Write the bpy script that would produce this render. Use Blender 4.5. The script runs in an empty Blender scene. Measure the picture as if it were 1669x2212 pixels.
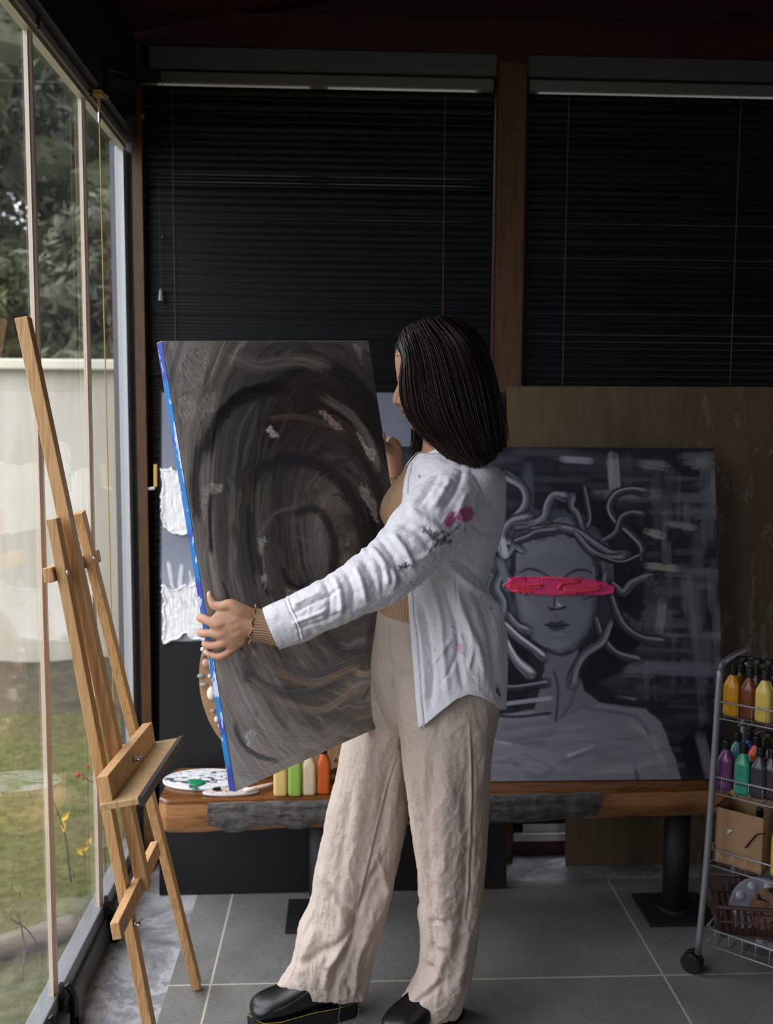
import bpy, bmesh, math, random
import numpy as np
from mathutils import Vector, Matrix
random.seed(7); rng = np.random.default_rng(7)
scene = bpy.context.scene
COL = scene.collection

# ---------------------------------------------------------------- camera
F = 2000.0; CX, CY = 834.5, 1106.0; H = 1.45
def _n(v): return v / np.linalg.norm(v)
yd = _n(np.array([-89.5, 181.0, -F])); up = np.array([133.5, 22166.0, F]); up = _n(up - yd * up.dot(yd)); xd = np.cross(yd, up)
R = np.array([xd, yd, up]); CAM = np.array([0.0, 0.0, H])
cd = bpy.data.cameras.new('camera'); cam = bpy.data.objects.new('camera', cd); COL.objects.link(cam)
m4 = Matrix([list(R[i]) + [CAM[i]] for i in range(3)] + [[0, 0, 0, 1]]); cam.matrix_world = m4
cd.sensor_fit = 'VERTICAL'; cd.sensor_height = 36.0; cd.sensor_width = 36.0 * 1669 / 2212
cd.lens = F / 2212 * 36.0; cd.clip_start = 0.05; cd.clip_end = 200
cd.dof.use_dof = True; cd.dof.focus_distance = 1.98; cd.dof.aperture_fstop = 3.2
scene.camera = cam
# ---------------------------------------------------------------- light and exposure
SKY = 6.6
world = bpy.data.worlds.new('overcast_sky'); scene.world = world; world.use_nodes = True
wn = world.node_tree; wn.nodes.clear()
wo = wn.nodes.new('ShaderNodeOutputWorld'); wb = wn.nodes.new('ShaderNodeBackground')
wtc = wn.nodes.new('ShaderNodeTexCoord'); wsp = wn.nodes.new('ShaderNodeSeparateXYZ'); wr = wn.nodes.new('ShaderNodeValToRGB')
wn.links.new(wtc.outputs['Generated'], wsp.inputs[0]); wn.links.new(wsp.outputs['Z'], wr.inputs[0])
wr.color_ramp.elements[0].position = 0.0; wr.color_ramp.elements[0].color = (.42, .435, .48, 1)
wr.color_ramp.elements[1].position = 0.9; wr.color_ramp.elements[1].color = (.92, .945, 1.0, 1)
wn.links.new(wr.outputs[0], wb.inputs[0]); wb.inputs[1].default_value = SKY
wn.links.new(wb.outputs[0], wo.inputs[0])
scene.view_settings.view_transform = 'Standard'; scene.view_settings.look = 'None'
scene.view_settings.exposure = 0.0; scene.view_settings.gamma = 1.0; scene.view_settings.use_curve_mapping = False
def portal(name, loc, rot, sx, sy):
    d = bpy.data.lights.new(name, 'AREA'); d.shape = 'RECTANGLE'; d.size = sx; d.size_y = sy; d.cycles.is_portal = True
    o = bpy.data.objects.new(name, d); COL.objects.link(o); o.location = loc; o.rotation_euler = rot
    return o

cy = scene.cycles
cy.max_bounces = 7; cy.diffuse_bounces = 4; cy.glossy_bounces = 3; cy.transparent_max_bounces = 12
cy.caustics_reflective = False; cy.caustics_refractive = False
cy.use_denoising = True; cy.sample_clamp_indirect = 4.0

# ---------------------------------------------------------------- pixel -> world
def ray(x, y): return R @ np.array([x - CX, -(y - CY), -F])
def P(x, y, Y): r = ray(x, y); return CAM + r * (Y / r[1])
def PX_(x, y, X): r = ray(x, y); return CAM + r * (X / r[0])
def PZ(x, y, z=0.0): r = ray(x, y); return CAM + r * ((z - H) / r[2])
def PPL(x, y, p0, n): r = ray(x, y); return CAM + r * (np.dot(np.array(p0) - CAM, n) / np.dot(r, n))
def proj(pts):
    c = (np.asarray(pts) - CAM) @ R
    return CX - c[..., 0] / c[..., 2] * F, CY + c[..., 1] / c[..., 2] * F
def lin(c):
    c = np.asarray(c, float) / 255.0
    return np.where(c <= 0.04045, c / 12.92, ((c + 0.055) / 1.055) ** 2.4)
def L4(c, g=1.0): v = np.clip(lin(c) * g, 0, 1); return (float(v[0]), float(v[1]), float(v[2]), 1.0)

# ---------------------------------------------------------------- numpy noise
_perm = rng.permutation(4096); _val = rng.random(4096)
def _h(ix, iy, iz): return _val[_perm[(_perm[(_perm[ix & 4095] + iy) & 4095] + iz) & 4095]]
def noise3(x, y, z=0.0):
    x, y, z = np.broadcast_arrays(np.asarray(x, float), y, z)
    ix, iy, iz = np.floor(x).astype(int), np.floor(y).astype(int), np.floor(z).astype(int)
    fx, fy, fz = x - ix, y - iy, z - iz
    fx, fy, fz = [f * f * (3 - 2 * f) for f in (fx, fy, fz)]
    def c(a, b, d): return _h(ix + a, iy + b, iz + d)
    def l(a, b, t): return a + (b - a) * t
    return l(l(l(c(0,0,0), c(1,0,0), fx), l(c(0,1,0), c(1,1,0), fx), fy), l(l(c(0,0,1), c(1,0,1), fx), l(c(0,1,1), c(1,1,1), fx), fy), fz)
def fbm(x, y, z=0.0, o=4):
    s = 0; a = .5; t = 0
    for i in range(o):
        s = s + a * noise3(np.asarray(x) * 2**i + 17 * i, np.asarray(y) * 2**i, np.asarray(z) * 2**i); t += a; a *= .5
    return s / t
def sstep(a, b, x): t = np.clip((x - a) / (b - a + 1e-12), 0, 1); return t * t * (3 - 2 * t)
def crom(pts, n=8):
    p = np.asarray(pts, float)
    if len(p) < 3: 
        t = np.linspace(0, 1, n + 1)[:, None]; return p[0] * (1 - t) + p[-1] * t
    q = np.vstack([2 * p[0] - p[1], p, 2 * p[-1] - p[-2]]); out = []
    for i in range(1, len(q) - 2):
        for k in range(n):
            t = k / n; a, b, c, d = q[i-1], q[i], q[i+1], q[i+2]
            out.append(.5 * (2*b + (c-a)*t + (2*a-5*b+4*c-d)*t*t + (3*b-a-3*c+d)*t**3))
    out.append(p[-1]); return np.array(out)

# ---------------------------------------------------------------- materials
class NT:
    def __init__(s, name):
        s.m = bpy.data.materials.new(name); s.m.use_nodes = True; s.t = s.m.node_tree; s.t.nodes.clear()
        s.out = s.n('ShaderNodeOutputMaterial')
    def n(s, typ, **kw):
        nd = s.t.nodes.new(typ)
        for k, v in kw.items():
            if k.startswith('i_'):
                key = k[2:].replace('_', ' '); nd.inputs[int(key) if key.isdigit() else key].default_value = v
            else: setattr(nd, k, v)
        return nd
    def l(s, a, b): s.t.links.new(a, b)
    def mix(s, fac, a, b, blend='MIX'):
        nd = s.n('ShaderNodeMix', data_type='RGBA', blend_type=blend)
        for src, i in ((fac, 0), (a, 6), (b, 7)):
            if hasattr(src, 'links'): s.l(src, nd.inputs[i])
            else: nd.inputs[i].default_value = src
        return nd.outputs[2]
    def ramp(s, src, stops):
        r = s.n('ShaderNodeValToRGB'); s.l(src, r.inputs[0]); e = r.color_ramp.elements
        while len(e) < len(stops): e.new(.5)
        for i, (p, c) in enumerate(stops): e[i].position = p; e[i].color = c if len(c) == 4 else (*c, 1)
        return r.outputs[0]
    def coord(s, scale=(1,1,1), rot=(0,0,0), kind='Object', loc=(0,0,0)):
        if kind == 'World':
            g = s.n('ShaderNodeNewGeometry'); src = g.outputs['Position']
        else: src = s.n('ShaderNodeTexCoord').outputs[kind]
        mp = s.n('ShaderNodeMapping'); s.l(src, mp.inputs[0]); mp.inputs['Scale'].default_value = scale
        mp.inputs['Rotation'].default_value = rot; mp.inputs['Location'].default_value = loc
        return mp.outputs[0]
    def noise(s, vec, scale=5, detail=4, rough=.55, dist=0):
        nd = s.n('ShaderNodeTexNoise', i_Scale=scale, i_Detail=detail, i_Roughness=rough, i_Distortion=dist)
        s.l(vec, nd.inputs['Vector']); return nd.outputs['Fac']
    def bsdf(s, col, rough=.5, metal=0, spec=.5, bump=None, bstr=.2, bdist=.002, **kw):
        b = s.n('ShaderNodeBsdfPrincipled')
        for src, k in ((col, 'Base Color'), (rough, 'Roughness'), (metal, 'Metallic'), (spec, 'Specular IOR Level')):
            if hasattr(src, 'links'): s.l(src, b.inputs[k])
            else: b.inputs[k].default_value = src
        if bump is not None:
            bn = s.n('ShaderNodeBump', i_Strength=bstr, i_Distance=bdist); s.l(bump, bn.inputs['Height']); s.l(bn.outputs[0], b.inputs['Normal'])
        for k, v in kw.items(): b.inputs[k.replace('_', ' ')].default_value = v
        s.l(b.outputs[0], s.out.inputs[0]); return b
def plain(name, rgb, rough=.5, metal=0, spec=.5, g=1.0, var=.0, vs=30, bstr=0.0, bs=200, **kw):
    t = NT(name); c = L4(rgb, g); v = t.coord()
    col = c
    if var > 0:
        nz = t.noise(v, vs, 4); dk = tuple(x * (1 - var) for x in c[:3]) + (1,); lt = tuple(min(1, x * (1 + var)) for x in c[:3]) + (1,)
        col = t.ramp(nz, [(.3, dk), (.7, lt)])
    bm = t.noise(v, bs, 3) if bstr > 0 else None
    t.bsdf(col, rough, metal, spec, bm, bstr, **kw); return t.m
def vcol(name, rough=.5, spec=.4, bs=300, bstr=.15, gain=1.0, bdist=.001):
    t = NT(name); a = t.n('ShaderNodeVertexColor', layer_name='Col'); v = t.coord()
    t.bsdf(a.outputs[0], rough, 0, spec, t.noise(v, bs, 3), bstr, bdist); return t.m

# ---------------------------------------------------------------- mesh builder
def basis(d):
    d = _n(np.asarray(d, float)); a = np.array([0, 0, 1.0]) if abs(d[2]) < .9 else np.array([1.0, 0, 0])
    u = _n(np.cross(d, a)); return u, np.cross(u, d)
class MB:
    def __init__(s): s.v = []; s.f = []; s.uv = {}; s.nv = 0; s.mi = []; s.cm = 0
    def add(s, V, Fc):
        b = s.nv; V = np.asarray(V, float).reshape(-1, 3); s.v.append(V); s.nv += len(V)
        for f in Fc: s.f.append(tuple(int(i) + b for i in f)); s.mi.append(s.cm)
        return s
    def mat(s, i): s.cm = i; return s
    def box(s, c, size, axes=None):
        c = np.asarray(c, float); h = np.asarray(size, float) / 2; A = np.eye(3) if axes is None else np.array(axes)
        V = [c + sx*h[0]*A[0] + sy*h[1]*A[1] + sz*h[2]*A[2] for sx in (-1,1) for sy in (-1,1) for sz in (-1,1)]
        return s.add(V, [(0,1,3,2),(4,6,7,5),(0,4,5,1),(2,3,7,6),(0,2,6,4),(1,5,7,3)])
    def bx(s, x0, x1, y0, y1, z0, z1): return s.box(((x0+x1)/2, (y0+y1)/2, (z0+z1)/2), (x1-x0, y1-y0, z1-z0))
    def bar(s, a, b, w, t, upv=None):
        a, b = np.asarray(a, float), np.asarray(b, float); d = b - a; L = np.linalg.norm(d); d = d / L
        if upv is None: u, v = basis(d)
        else: v = _n(np.asarray(upv) - d * np.dot(upv, d)); u = np.cross(d, v)
        return s.box((a + b) / 2, (L, w, t), (d, u, v))
    def tube(s, pts, r, n=10, caps=True, flat=1.0):
        pts = np.asarray(pts, float); N = len(pts); r = np.broadcast_to(np.asarray(r, float), (N,))
        T = np.gradient(pts, axis=0) if N > 2 else np.array([pts[1]-pts[0]]*2)
        u, w = basis(T[0]); V = []
        for i in range(N):
            t = _n(T[i]); u = _n(u - t * np.dot(u, t)); w = np.cross(t, u)
            for k in range(n):
                a = 2*math.pi*k/n; V.append(pts[i] + r[i]*(math.cos(a)*u + flat*math.sin(a)*w))
        Fc = [(i*n+k, i*n+(k+1)%n, (i+1)*n+(k+1)%n, (i+1)*n+k) for i in range(N-1) for k in range(n)]
        if caps: Fc += [tuple(range(n-1, -1, -1)), tuple(range((N-1)*n, N*n))]
        return s.add(V, Fc)
    def cyl(s, a, b, r, n=24, r2=None): return s.tube([a, b], [r, r if r2 is None else r2], n)
    def rings(s, rings, cap=True, close=True):
        n = len(rings[0]); N = len(rings); V = np.concatenate([np.asarray(q, float) for q in rings])
        e = n if close else n - 1
        Fc = [(i*n+k, i*n+(k+1)%n, (i+1)*n+(k+1)%n, (i+1)*n+k) for i in range(N-1) for k in range(e)]
        if cap and close: Fc += [tuple(range(n-1, -1, -1)), tuple(range((N-1)*n, N*n))]
        return s.add(V, Fc)
    def lathe(s, prof, c, ax=(0,0,1), n=24):
        u, w = basis(ax); ax = _n(np.asarray(ax, float)); c = np.asarray(c, float)
        return s.rings([[c + ax*h + r*(math.cos(2*math.pi*k/n)*u + math.sin(2*math.pi*k/n)*w) for k in range(n)] for r, h in prof])
    def ell(s, c, r, A=None, n=20, m=12):
        c = np.asarray(c, float); r = np.broadcast_to(np.asarray(r, float), (3,)); A = np.eye(3) if A is None else np.array(A)
        rg = []
        for i in range(m + 1):
            ph = -math.pi/2 + math.pi * min(max(i, .02), m - .02) / m
            rg.append([c + A.T @ np.array([r[0]*math.cos(ph)*math.cos(2*math.pi*k/n), r[1]*math.cos(ph)*math.sin(2*math.pi*k/n), r[2]*math.sin(ph)]) for k in range(n)])
        return s.rings(rg)
    def prism(s, poly, n_, d):
        poly = np.asarray(poly, float); n_ = np.asarray(n_, float) * d; N = len(poly)
        return s.add(np.concatenate([poly, poly + n_]), [tuple(range(N-1, -1, -1)), tuple(range(N, 2*N))] + [(i, (i+1) % N, N+(i+1) % N, N+i) for i in range(N)])
    def build(s, name, mats, parent=None, smooth=False, bevel=0, col=None, fixn=True):
        V = np.concatenate(s.v); c = (V.min(0) + V.max(0)) / 2
        me = bpy.data.meshes.new(name); me.from_pydata((V - c).tolist(), [], s.f)
        if fixn:
            bm = bmesh.new(); bm.from_mesh(me); bmesh.ops.recalc_face_normals(bm, faces=bm.faces); bm.to_mesh(me); bm.free()
        mats = mats if isinstance(mats, (list, tuple)) else [mats]
        for m in mats: me.materials.append(m)
        if len(mats) > 1: me.polygons.foreach_set('material_index', s.mi)
        if smooth: me.polygons.foreach_set('use_smooth', [True]*len(me.polygons))
        if col is not None:
            a = me.color_attributes.new('Col', 'FLOAT_COLOR', 'POINT'); cc = np.ones((len(V), 4), np.float32); cc[:, :3] = np.clip(col, 0, 1); a.data.foreach_set('color', cc.ravel())
        me.update(); return link(name, me, c, parent, bevel)
def link(name, me, c, parent=None, bevel=0):
    o = bpy.data.objects.new(name, me); COL.objects.link(o); o.location = c
    if parent is not None:
        o.parent = parent; pm = Matrix.Identity(4); q = parent
        while q is not None: pm = (q.matrix_basis if q.parent is None else q.matrix_parent_inverse @ q.matrix_basis) @ pm; q = q.parent
        o.matrix_parent_inverse = pm.inverted()
    if bevel:
        b = o.modifiers.new('bevel', 'BEVEL'); b.width = bevel; b.segments = 2; b.limit_method = 'ANGLE'
    return o
def empty(name, loc, rz=0):
    o = bpy.data.objects.new(name, None); COL.objects.link(o); o.location = [float(a) for a in loc]; o.rotation_euler = (0, 0, rz); o.empty_display_size = .05; return o
def tag(o, label=None, cat=None, group=None, kind=None):
    for k, v in (('label', label), ('category', cat), ('group', group), ('kind', kind)):
        if v: o[k] = v
    return o
def thing(name, loc, label, cat, group=None, rz=0): return tag(empty(name, loc, rz), label, cat, group)
def dup(o, loc, rz=None, label=None, parent=None):
    c = o.copy(); COL.objects.link(c)
    if parent is None:
        c.location = [float(a) for a in loc]
        if rz is not None: c.rotation_euler = (0, 0, rz)
        if label: c['label'] = label
    else: c.parent = parent
    for ch in list(o.children): dup(ch, None, None, None, c)
    return c
def remeshed(mb, voxel, smooth=6, fac=.5):
    me = bpy.data.meshes.new('tmp'); me.from_pydata(np.concatenate(mb.v).tolist(), [], mb.f)
    bm = bmesh.new(); bm.from_mesh(me); bmesh.ops.recalc_face_normals(bm, faces=bm.faces); bm.to_mesh(me); bm.free()
    o = bpy.data.objects.new('tmp', me); COL.objects.link(o)
    r = o.modifiers.new('r', 'REMESH'); r.mode = 'VOXEL'; r.voxel_size = voxel; r.adaptivity = 0
    if smooth: q = o.modifiers.new('s', 'SMOOTH'); q.iterations = smooth; q.factor = fac
    dg = bpy.context.evaluated_depsgraph_get(); dg.update(); ev = o.evaluated_get(dg); out = bpy.data.meshes.new_from_object(ev)
    bpy.data.objects.remove(o); bpy.data.meshes.remove(me)
    return out
def vco(me): a = np.empty(len(me.vertices)*3); me.vertices.foreach_get('co', a); return a.reshape(-1, 3)
def vno(me): a = np.empty(len(me.vertices)*3); me.vertices.foreach_get('normal', a); return a.reshape(-1, 3)
def setco(me, V): me.vertices.foreach_set('co', np.ascontiguousarray(V).ravel()); me.update()
def setcol(me, C):
    a = me.color_attributes.get('Col') or me.color_attributes.new('Col', 'FLOAT_COLOR', 'POINT')
    cc = np.ones((len(me.vertices), 4), np.float32); cc[:, :3] = np.clip(C, 0, 1); a.data.foreach_set('color', cc.ravel())

# ---------------------------------------------------------------- brushwork: lays paint on the points of a surface
class Paint:
    def __init__(s, X, Y, base, g=1.0):
        s.X, s.Y = np.asarray(X, float), np.asarray(Y, float); s.g = g; s.c = np.tile(lin(base) * g, (len(s.X), 1)); s.h = np.zeros(len(s.X)); s.k = 0
    def near(s, pts, pad):
        lo = pts.min(0) - pad; hi = pts.max(0) + pad
        return np.nonzero((s.X > lo[0]) & (s.X < hi[0]) & (s.Y > lo[1]) & (s.Y < hi[1]))[0]
    def stroke(s, pts, w, color, op=1.0, soft=.35, br=.25, ht=0.0, bf=1.0, rag=0.0, grow=None):
        s.k += 1; pts = crom(pts, 6) if len(pts) > 2 else np.asarray(pts, float)
        w = np.interp(np.linspace(0, 1, len(pts)), np.linspace(0, 1, len(np.atleast_1d(w))), np.atleast_1d(w)) if np.ndim(w) else np.full(len(pts), float(w))
        idx = s.near(pts, w.max() * 1.4 + 4)
        if len(idx) == 0: return s
        x, y = s.X[idx], s.Y[idx]; best = np.full(len(idx), 1e9); ac = np.zeros(len(idx)); al = np.zeros(len(idx)); ww = np.ones(len(idx)); S = 0
        for i in range(len(pts) - 1):
            a, b = pts[i], pts[i+1]; d = b - a; L = math.hypot(*d) + 1e-9
            t = np.clip(((x-a[0])*d[0] + (y-a[1])*d[1]) / L**2, 0, 1); qx, qy = a[0]+t*d[0], a[1]+t*d[1]
            D = np.hypot(x-qx, y-qy); wl = w[i] + (w[i+1]-w[i])*t; rr = D / wl; mk = rr < best
            sd = ((x-a[0])*(-d[1]) + (y-a[1])*d[0]) / L
            best[mk] = rr[mk]; ac[mk] = sd[mk]; al[mk] = (S + t*L)[mk]; ww[mk] = wl[mk]; S += L
        if rag: best = best + rag * (fbm(x*.09, y*.09, s.k*3.1, 4) - .5) * 2
        A = (1 - sstep(1 - soft, 1.0, best)) * op
        st = noise3(ac * .8 * bf, al * .02 * bf, s.k * 7.3) * .6 + noise3(ac * .3 * bf, al * .01 * bf, s.k * 5.1) * .4
        endf = np.minimum(al, S - al) / (ww + 1e-6); A = A * np.clip(.35 + endf * .9 + (st - .4) * 1.2, 0, 1) if br > .05 else A
        cc = lin(color) * s.g; m = (1 + br * 2 * (st - .5))[:, None]
        s.c[idx] = s.c[idx] * (1 - A[:, None]) + cc * m * A[:, None]
        if ht: s.h[idx] = np.maximum(s.h[idx], ht * A * (.45 + .9 * st) * (1 + .8 * sstep(.5, .9, best)))
        return s
    def blob(s, poly, color, op=1.0, soft=4, rag=5, ht=0.0, br=.1, dirx=0.0, ns=.06, dry=0.0):
        s.k += 1; p = np.asarray(poly, float); idx = s.near(p, soft + rag + 3)
        if len(idx) == 0: return s
        x, y = s.X[idx], s.Y[idx]; ins = np.zeros(len(idx), bool); D = np.full(len(idx), 1e9)
        for i in range(len(p)):
            a, b = p[i], p[(i+1) % len(p)]; d = b - a; L = math.hypot(*d) + 1e-9
            t = np.clip(((x-a[0])*d[0] + (y-a[1])*d[1]) / L**2, 0, 1); D = np.minimum(D, np.hypot(x-a[0]-t*d[0], y-a[1]-t*d[1]))
            c = ((a[1] > y) != (b[1] > y)); xx = a[0] + (y-a[1]) * d[0] / (d[1] if abs(d[1]) > 1e-9 else 1e-9); ins ^= c & (x < xx)
        sd = np.where(ins, D, -D) + rag * (fbm(x*ns, y*ns, s.k*2.7, 4) - .5) * 2
        A = sstep(0, soft, sd) * op; ca, sa = math.cos(dirx), math.sin(dirx)
        st = fbm((-x*sa + y*ca)*.5, (x*ca + y*sa)*.03, s.k*1.7, 3)
        if dry: A = A * sstep(dry-.06, dry+.06, fbm((-x*sa + y*ca)*.55, (x*ca + y*sa)*.16, s.k*9.7, 4))
        s.c[idx] = s.c[idx] * (1 - A[:, None]) + lin(color) * s.g * (1 + br*2*(st-.5))[:, None] * A[:, None]
        if ht: s.h[idx] = np.maximum(s.h[idx], A * ht * (.7 + .35 * st + .5 * (fbm(x*.12, y*.12, s.k*2.1, 3) - .5)) * (1 + .9 * (1 - sstep(0, soft*3, sd))))
        return s
class Canvas:
    """a stretched canvas: front corners TL, TR, BL in the room; detail grid nu x nv carries the paint"""
    def __init__(s, TL, TR, BL, nu, nv):
        s.TL, s.U, s.V = np.asarray(TL, float), np.asarray(TR, float) - TL, np.asarray(BL, float) - TL
        s.n = _n(np.cross(s.V, s.U)) 
        if np.dot(s.n, CAM - s.TL) < 0: s.n = -s.n
        gu, gv = np.meshgrid(np.linspace(0, 1, nu), np.linspace(0, 1, nv)); s.gu, s.gv = gu.ravel(), gv.ravel(); s.nu, s.nv = nu, nv
        s.G = s.TL + s.gu[:, None]*s.U + s.gv[:, None]*s.V
        s.px, s.py = proj(s.G)
    def front(s, name, paint, m, parent):
        mb = MB(); n, k = s.nu, s.nv
        i = np.arange(k-1)[:, None]*n + np.arange(n-1)[None, :]; i = i.ravel()
        mb.v.append(s.G + s.n * (paint.h[:, None] + .0004)); mb.nv = len(s.G)
        mb.f = np.stack([i, i+n, i+n+1, i+1], 1).tolist(); mb.mi = [0]*len(mb.f)
        return mb.build(name, m, parent, smooth=True, col=paint.c)
    def frame(s, name, m, parent, th, inset=0.0):
        mb = MB(); a = s.TL - s.n*inset; mb.prism([a, a+s.U, a+s.U+s.V, a+s.V], -s.n, th); return mb.build(name, m, parent)
# ================================================================ MATERIALS
def wood(name, c1, c2, scale=(1,1,1), rot=(0,0,0), rings=18, rough=.45, g=1.0, spec=.4, bstr=.1, kind='Object'):
    t = NT(name); v = t.coord(scale, rot, kind); w = t.n('ShaderNodeTexNoise', i_Scale=rings, i_Detail=6, i_Roughness=.6, i_Distortion=1.2); t.l(v, w.inputs['Vector'])
    c = t.ramp(w.outputs['Fac'], [(.32, L4(c2, g)), (.48, L4(c1, g)), (.62, L4(c2, g)), (.75, L4(c1, g))])
    t.bsdf(c, rough, 0, spec, w.outputs['Fac'], bstr, .001); return t.m
M = {}
M['black_paint'] = plain('black_paint', (28,28,30), .6, bstr=.1)
M['black_plastic'] = plain('black_plastic', (18,18,19), .35)
M['alu'] = plain('aluminium', (150,150,150), .35, .7, bstr=.05)
M['white_frame'] = plain('white_frame', (205,205,205), .4)
M['red_wood'] = wood('red_brown_wood', (62,26,18), (42,17,12), (1,12,12), rings=3, rough=.5)
M['brown_wood'] = wood('brown_wood', (92,62,34), (68,46,24), (14,14,1), rings=4, rough=.45)
M['pine'] = wood('pine_wood', (204,162,112), (172,126,80), (30,30,1.2), rings=3, rough=.5, kind='Object')
M['metal'] = plain('zinc_metal', (190,190,195), .25, 1)
M['cart_metal'] = plain('grey_cart_metal', (150,150,156), .4, .6)
M['brown_cord'] = plain('tan_cord', (200,165,95), .7)
M['skin'] = None

def floor_mat():
    t = NT('grey_slate_tiles'); g = t.n('ShaderNodeNewGeometry'); sp = t.n('ShaderNodeSeparateXYZ'); t.l(g.outputs['Position'], sp.inputs[0])
    def grout(sock, pos, w):
        a = t.n('ShaderNodeMath', operation='SUBTRACT'); t.l(sock, a.inputs[0]); a.inputs[1].default_value = pos
        b = t.n('ShaderNodeMath', operation='ABSOLUTE'); t.l(a.outputs[0], b.inputs[0])
        c = t.n('ShaderNodeMath', operation='LESS_THAN'); t.l(b.outputs[0], c.inputs[0]); c.inputs[1].default_value = w; return c.outputs[0]
    outs = [grout(sp.outputs['X'], x, .0028) for x in (-.3475, .8515, 2.05)] + [grout(sp.outputs['Y'], y, .0028) for y in (2.316, 1.716, 1.116, .516, -.084, -.684)]
    acc = outs[0]
    for o in outs[1:]:
        m = t.n('ShaderNodeMath', operation='MAXIMUM'); t.l(acc, m.inputs[0]); t.l(o, m.inputs[1]); acc = m.outputs[0]
    v = t.coord((1,1,1), kind='World'); n1 = t.noise(v, 6, 6, .6); n2 = t.noise(t.coord((1,3,1), kind='World'), 60, 4)
    c1 = t.ramp(n1, [(.3, L4((106,105,103))), (.7, L4((132,130,127)))]); c2 = t.mix(.25, c1, t.ramp(n2, [(.35, L4((90,89,88))), (.65, L4((150,148,144)))]))
    # blue and pink paint specks
    vo = t.n('ShaderNodeTexVoronoi', i_Scale=14.0); t.l(v, vo.inputs['Vector'])
    sp1 = t.n('ShaderNodeMath', operation='LESS_THAN'); t.l(vo.outputs['Distance'], sp1.inputs[0]); sp1.inputs[1].default_value = .05
    mk = t.noise(v, 1.6, 1); mk2 = t.n('ShaderNodeMath', operation='GREATER_THAN'); t.l(mk, mk2.inputs[0]); mk2.inputs[1].default_value = .56
    mm = t.n('ShaderNodeMath', operation='MULTIPLY'); t.l(sp1.outputs[0], mm.inputs[0]); t.l(mk2.outputs[0], mm.inputs[1])
    c3 = t.mix(mm.outputs[0], c2, t.ramp(t.noise(v, 3, 0), [(.45, L4((40,80,170))), (.55, L4((180,90,150)))]))
    c4 = t.mix(acc, c3, L4((190,182,165)))
    t.bsdf(c4, .42, 0, .35, n2, .12, .001); return t.m
def marble_mat():
    t = NT('grey_marble'); v = t.coord(kind='World'); n = t.n('ShaderNodeTexNoise', i_Scale=5.0, i_Detail=10, i_Roughness=.72, i_Distortion=.5); t.l(v, n.inputs['Vector'])
    c = t.ramp(n.outputs['Fac'], [(.35, L4((104,102,106))), (.47, L4((150,149,152))), (.53, L4((182,182,186))), (.6, L4((128,127,131))), (.7, L4((165,165,168)))])
    t.bsdf(c, .3, 0, .5, n.outputs['Fac'], .08, .001); return t.m
def glass_mat(name='window_glass', dirt=.03):
    t = NT(name); tr = t.n('ShaderNodeBsdfTransparent'); gl = t.n('ShaderNodeBsdfGlossy', i_Roughness=.02); g_ = t.n('ShaderNodeNewGeometry')
    dt = t.n('ShaderNodeVectorMath', operation='DOT_PRODUCT'); t.l(g_.outputs['Incoming'], dt.inputs[0]); t.l(g_.outputs['Normal'], dt.inputs[1])
    ab = t.n('ShaderNodeMath', operation='ABSOLUTE'); t.l(dt.outputs['Value'], ab.inputs[0]); om = t.n('ShaderNodeMath', operation='SUBTRACT'); om.inputs[0].default_value = 1; t.l(ab.outputs[0], om.inputs[1])
    pw = t.n('ShaderNodeMath', operation='POWER'); t.l(om.outputs[0], pw.inputs[0]); pw.inputs[1].default_value = 5
    fr = t.n('ShaderNodeMath', operation='MULTIPLY_ADD'); t.l(pw.outputs[0], fr.inputs[0]); fr.inputs[1].default_value = .96; fr.inputs[2].default_value = .04
    mx = t.n('ShaderNodeMixShader'); t.l(fr.outputs[0], mx.inputs[0]); t.l(tr.outputs[0], mx.inputs[1]); t.l(gl.outputs[0], mx.inputs[2])
    di = t.n('ShaderNodeBsdfDiffuse'); di.inputs[0].default_value = (.75,.75,.75,1); m2 = t.n('ShaderNodeMixShader')
    n = t.noise(t.coord((1,60,2), kind='World'), 3, 5, .7); r = t.n('ShaderNodeMapRange', i_1=.3, i_2=.8, i_3=dirt*.3, i_4=dirt*2.0); t.l(n, r.inputs[0])
    t.l(r.outputs[0], m2.inputs[0]); t.l(mx.outputs[0], m2.inputs[1]); t.l(di.outputs[0], m2.inputs[2]); t.l(m2.outputs[0], t.out.inputs[0]); return t.m
M['floor'] = floor_mat(); M['marble'] = marble_mat(); M['glass'] = glass_mat(); M['glass_clean'] = glass_mat('back_window_glass', .01)
def ceil_mat():
    t = NT('dark_red_planks'); v = t.coord((1,1,1), kind='World'); w = t.n('ShaderNodeTexWave', i_Scale=1.3, i_Distortion=0.0, wave_profile='SAW', bands_direction='Y'); t.l(v, w.inputs['Vector'])
    ln = t.ramp(w.outputs['Fac'], [(0.0, (.01,.004,.003)), (.06, L4((54,26,18))), (1, L4((60,30,20)))]); n = t.noise(t.coord((1,20,20), kind='World'), 3, 5)
    t.bsdf(t.mix(.4, ln, t.ramp(n, [(.3, L4((40,18,12))), (.7, L4((70,34,24)))])), .5, 0, .3); return t.m
M['ceiling'] = ceil_mat()

# ================================================================ THE ROOM
XW = -0.68; YB = 3.02; YF = -3.0; XR = 3.4
def S(o): o['kind'] = 'structure'; return o
S(MB().bx(-.456, XR, YF, 2.845, -.06, 0).build('floor', M['floor']))
S(MB().bx(XW-.02, -.456, YF, 3.12, -.06, 0).bx(-.456, XR, 2.845, 3.12, -.06, 0).build('trim_1', M['marble']))
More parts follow.
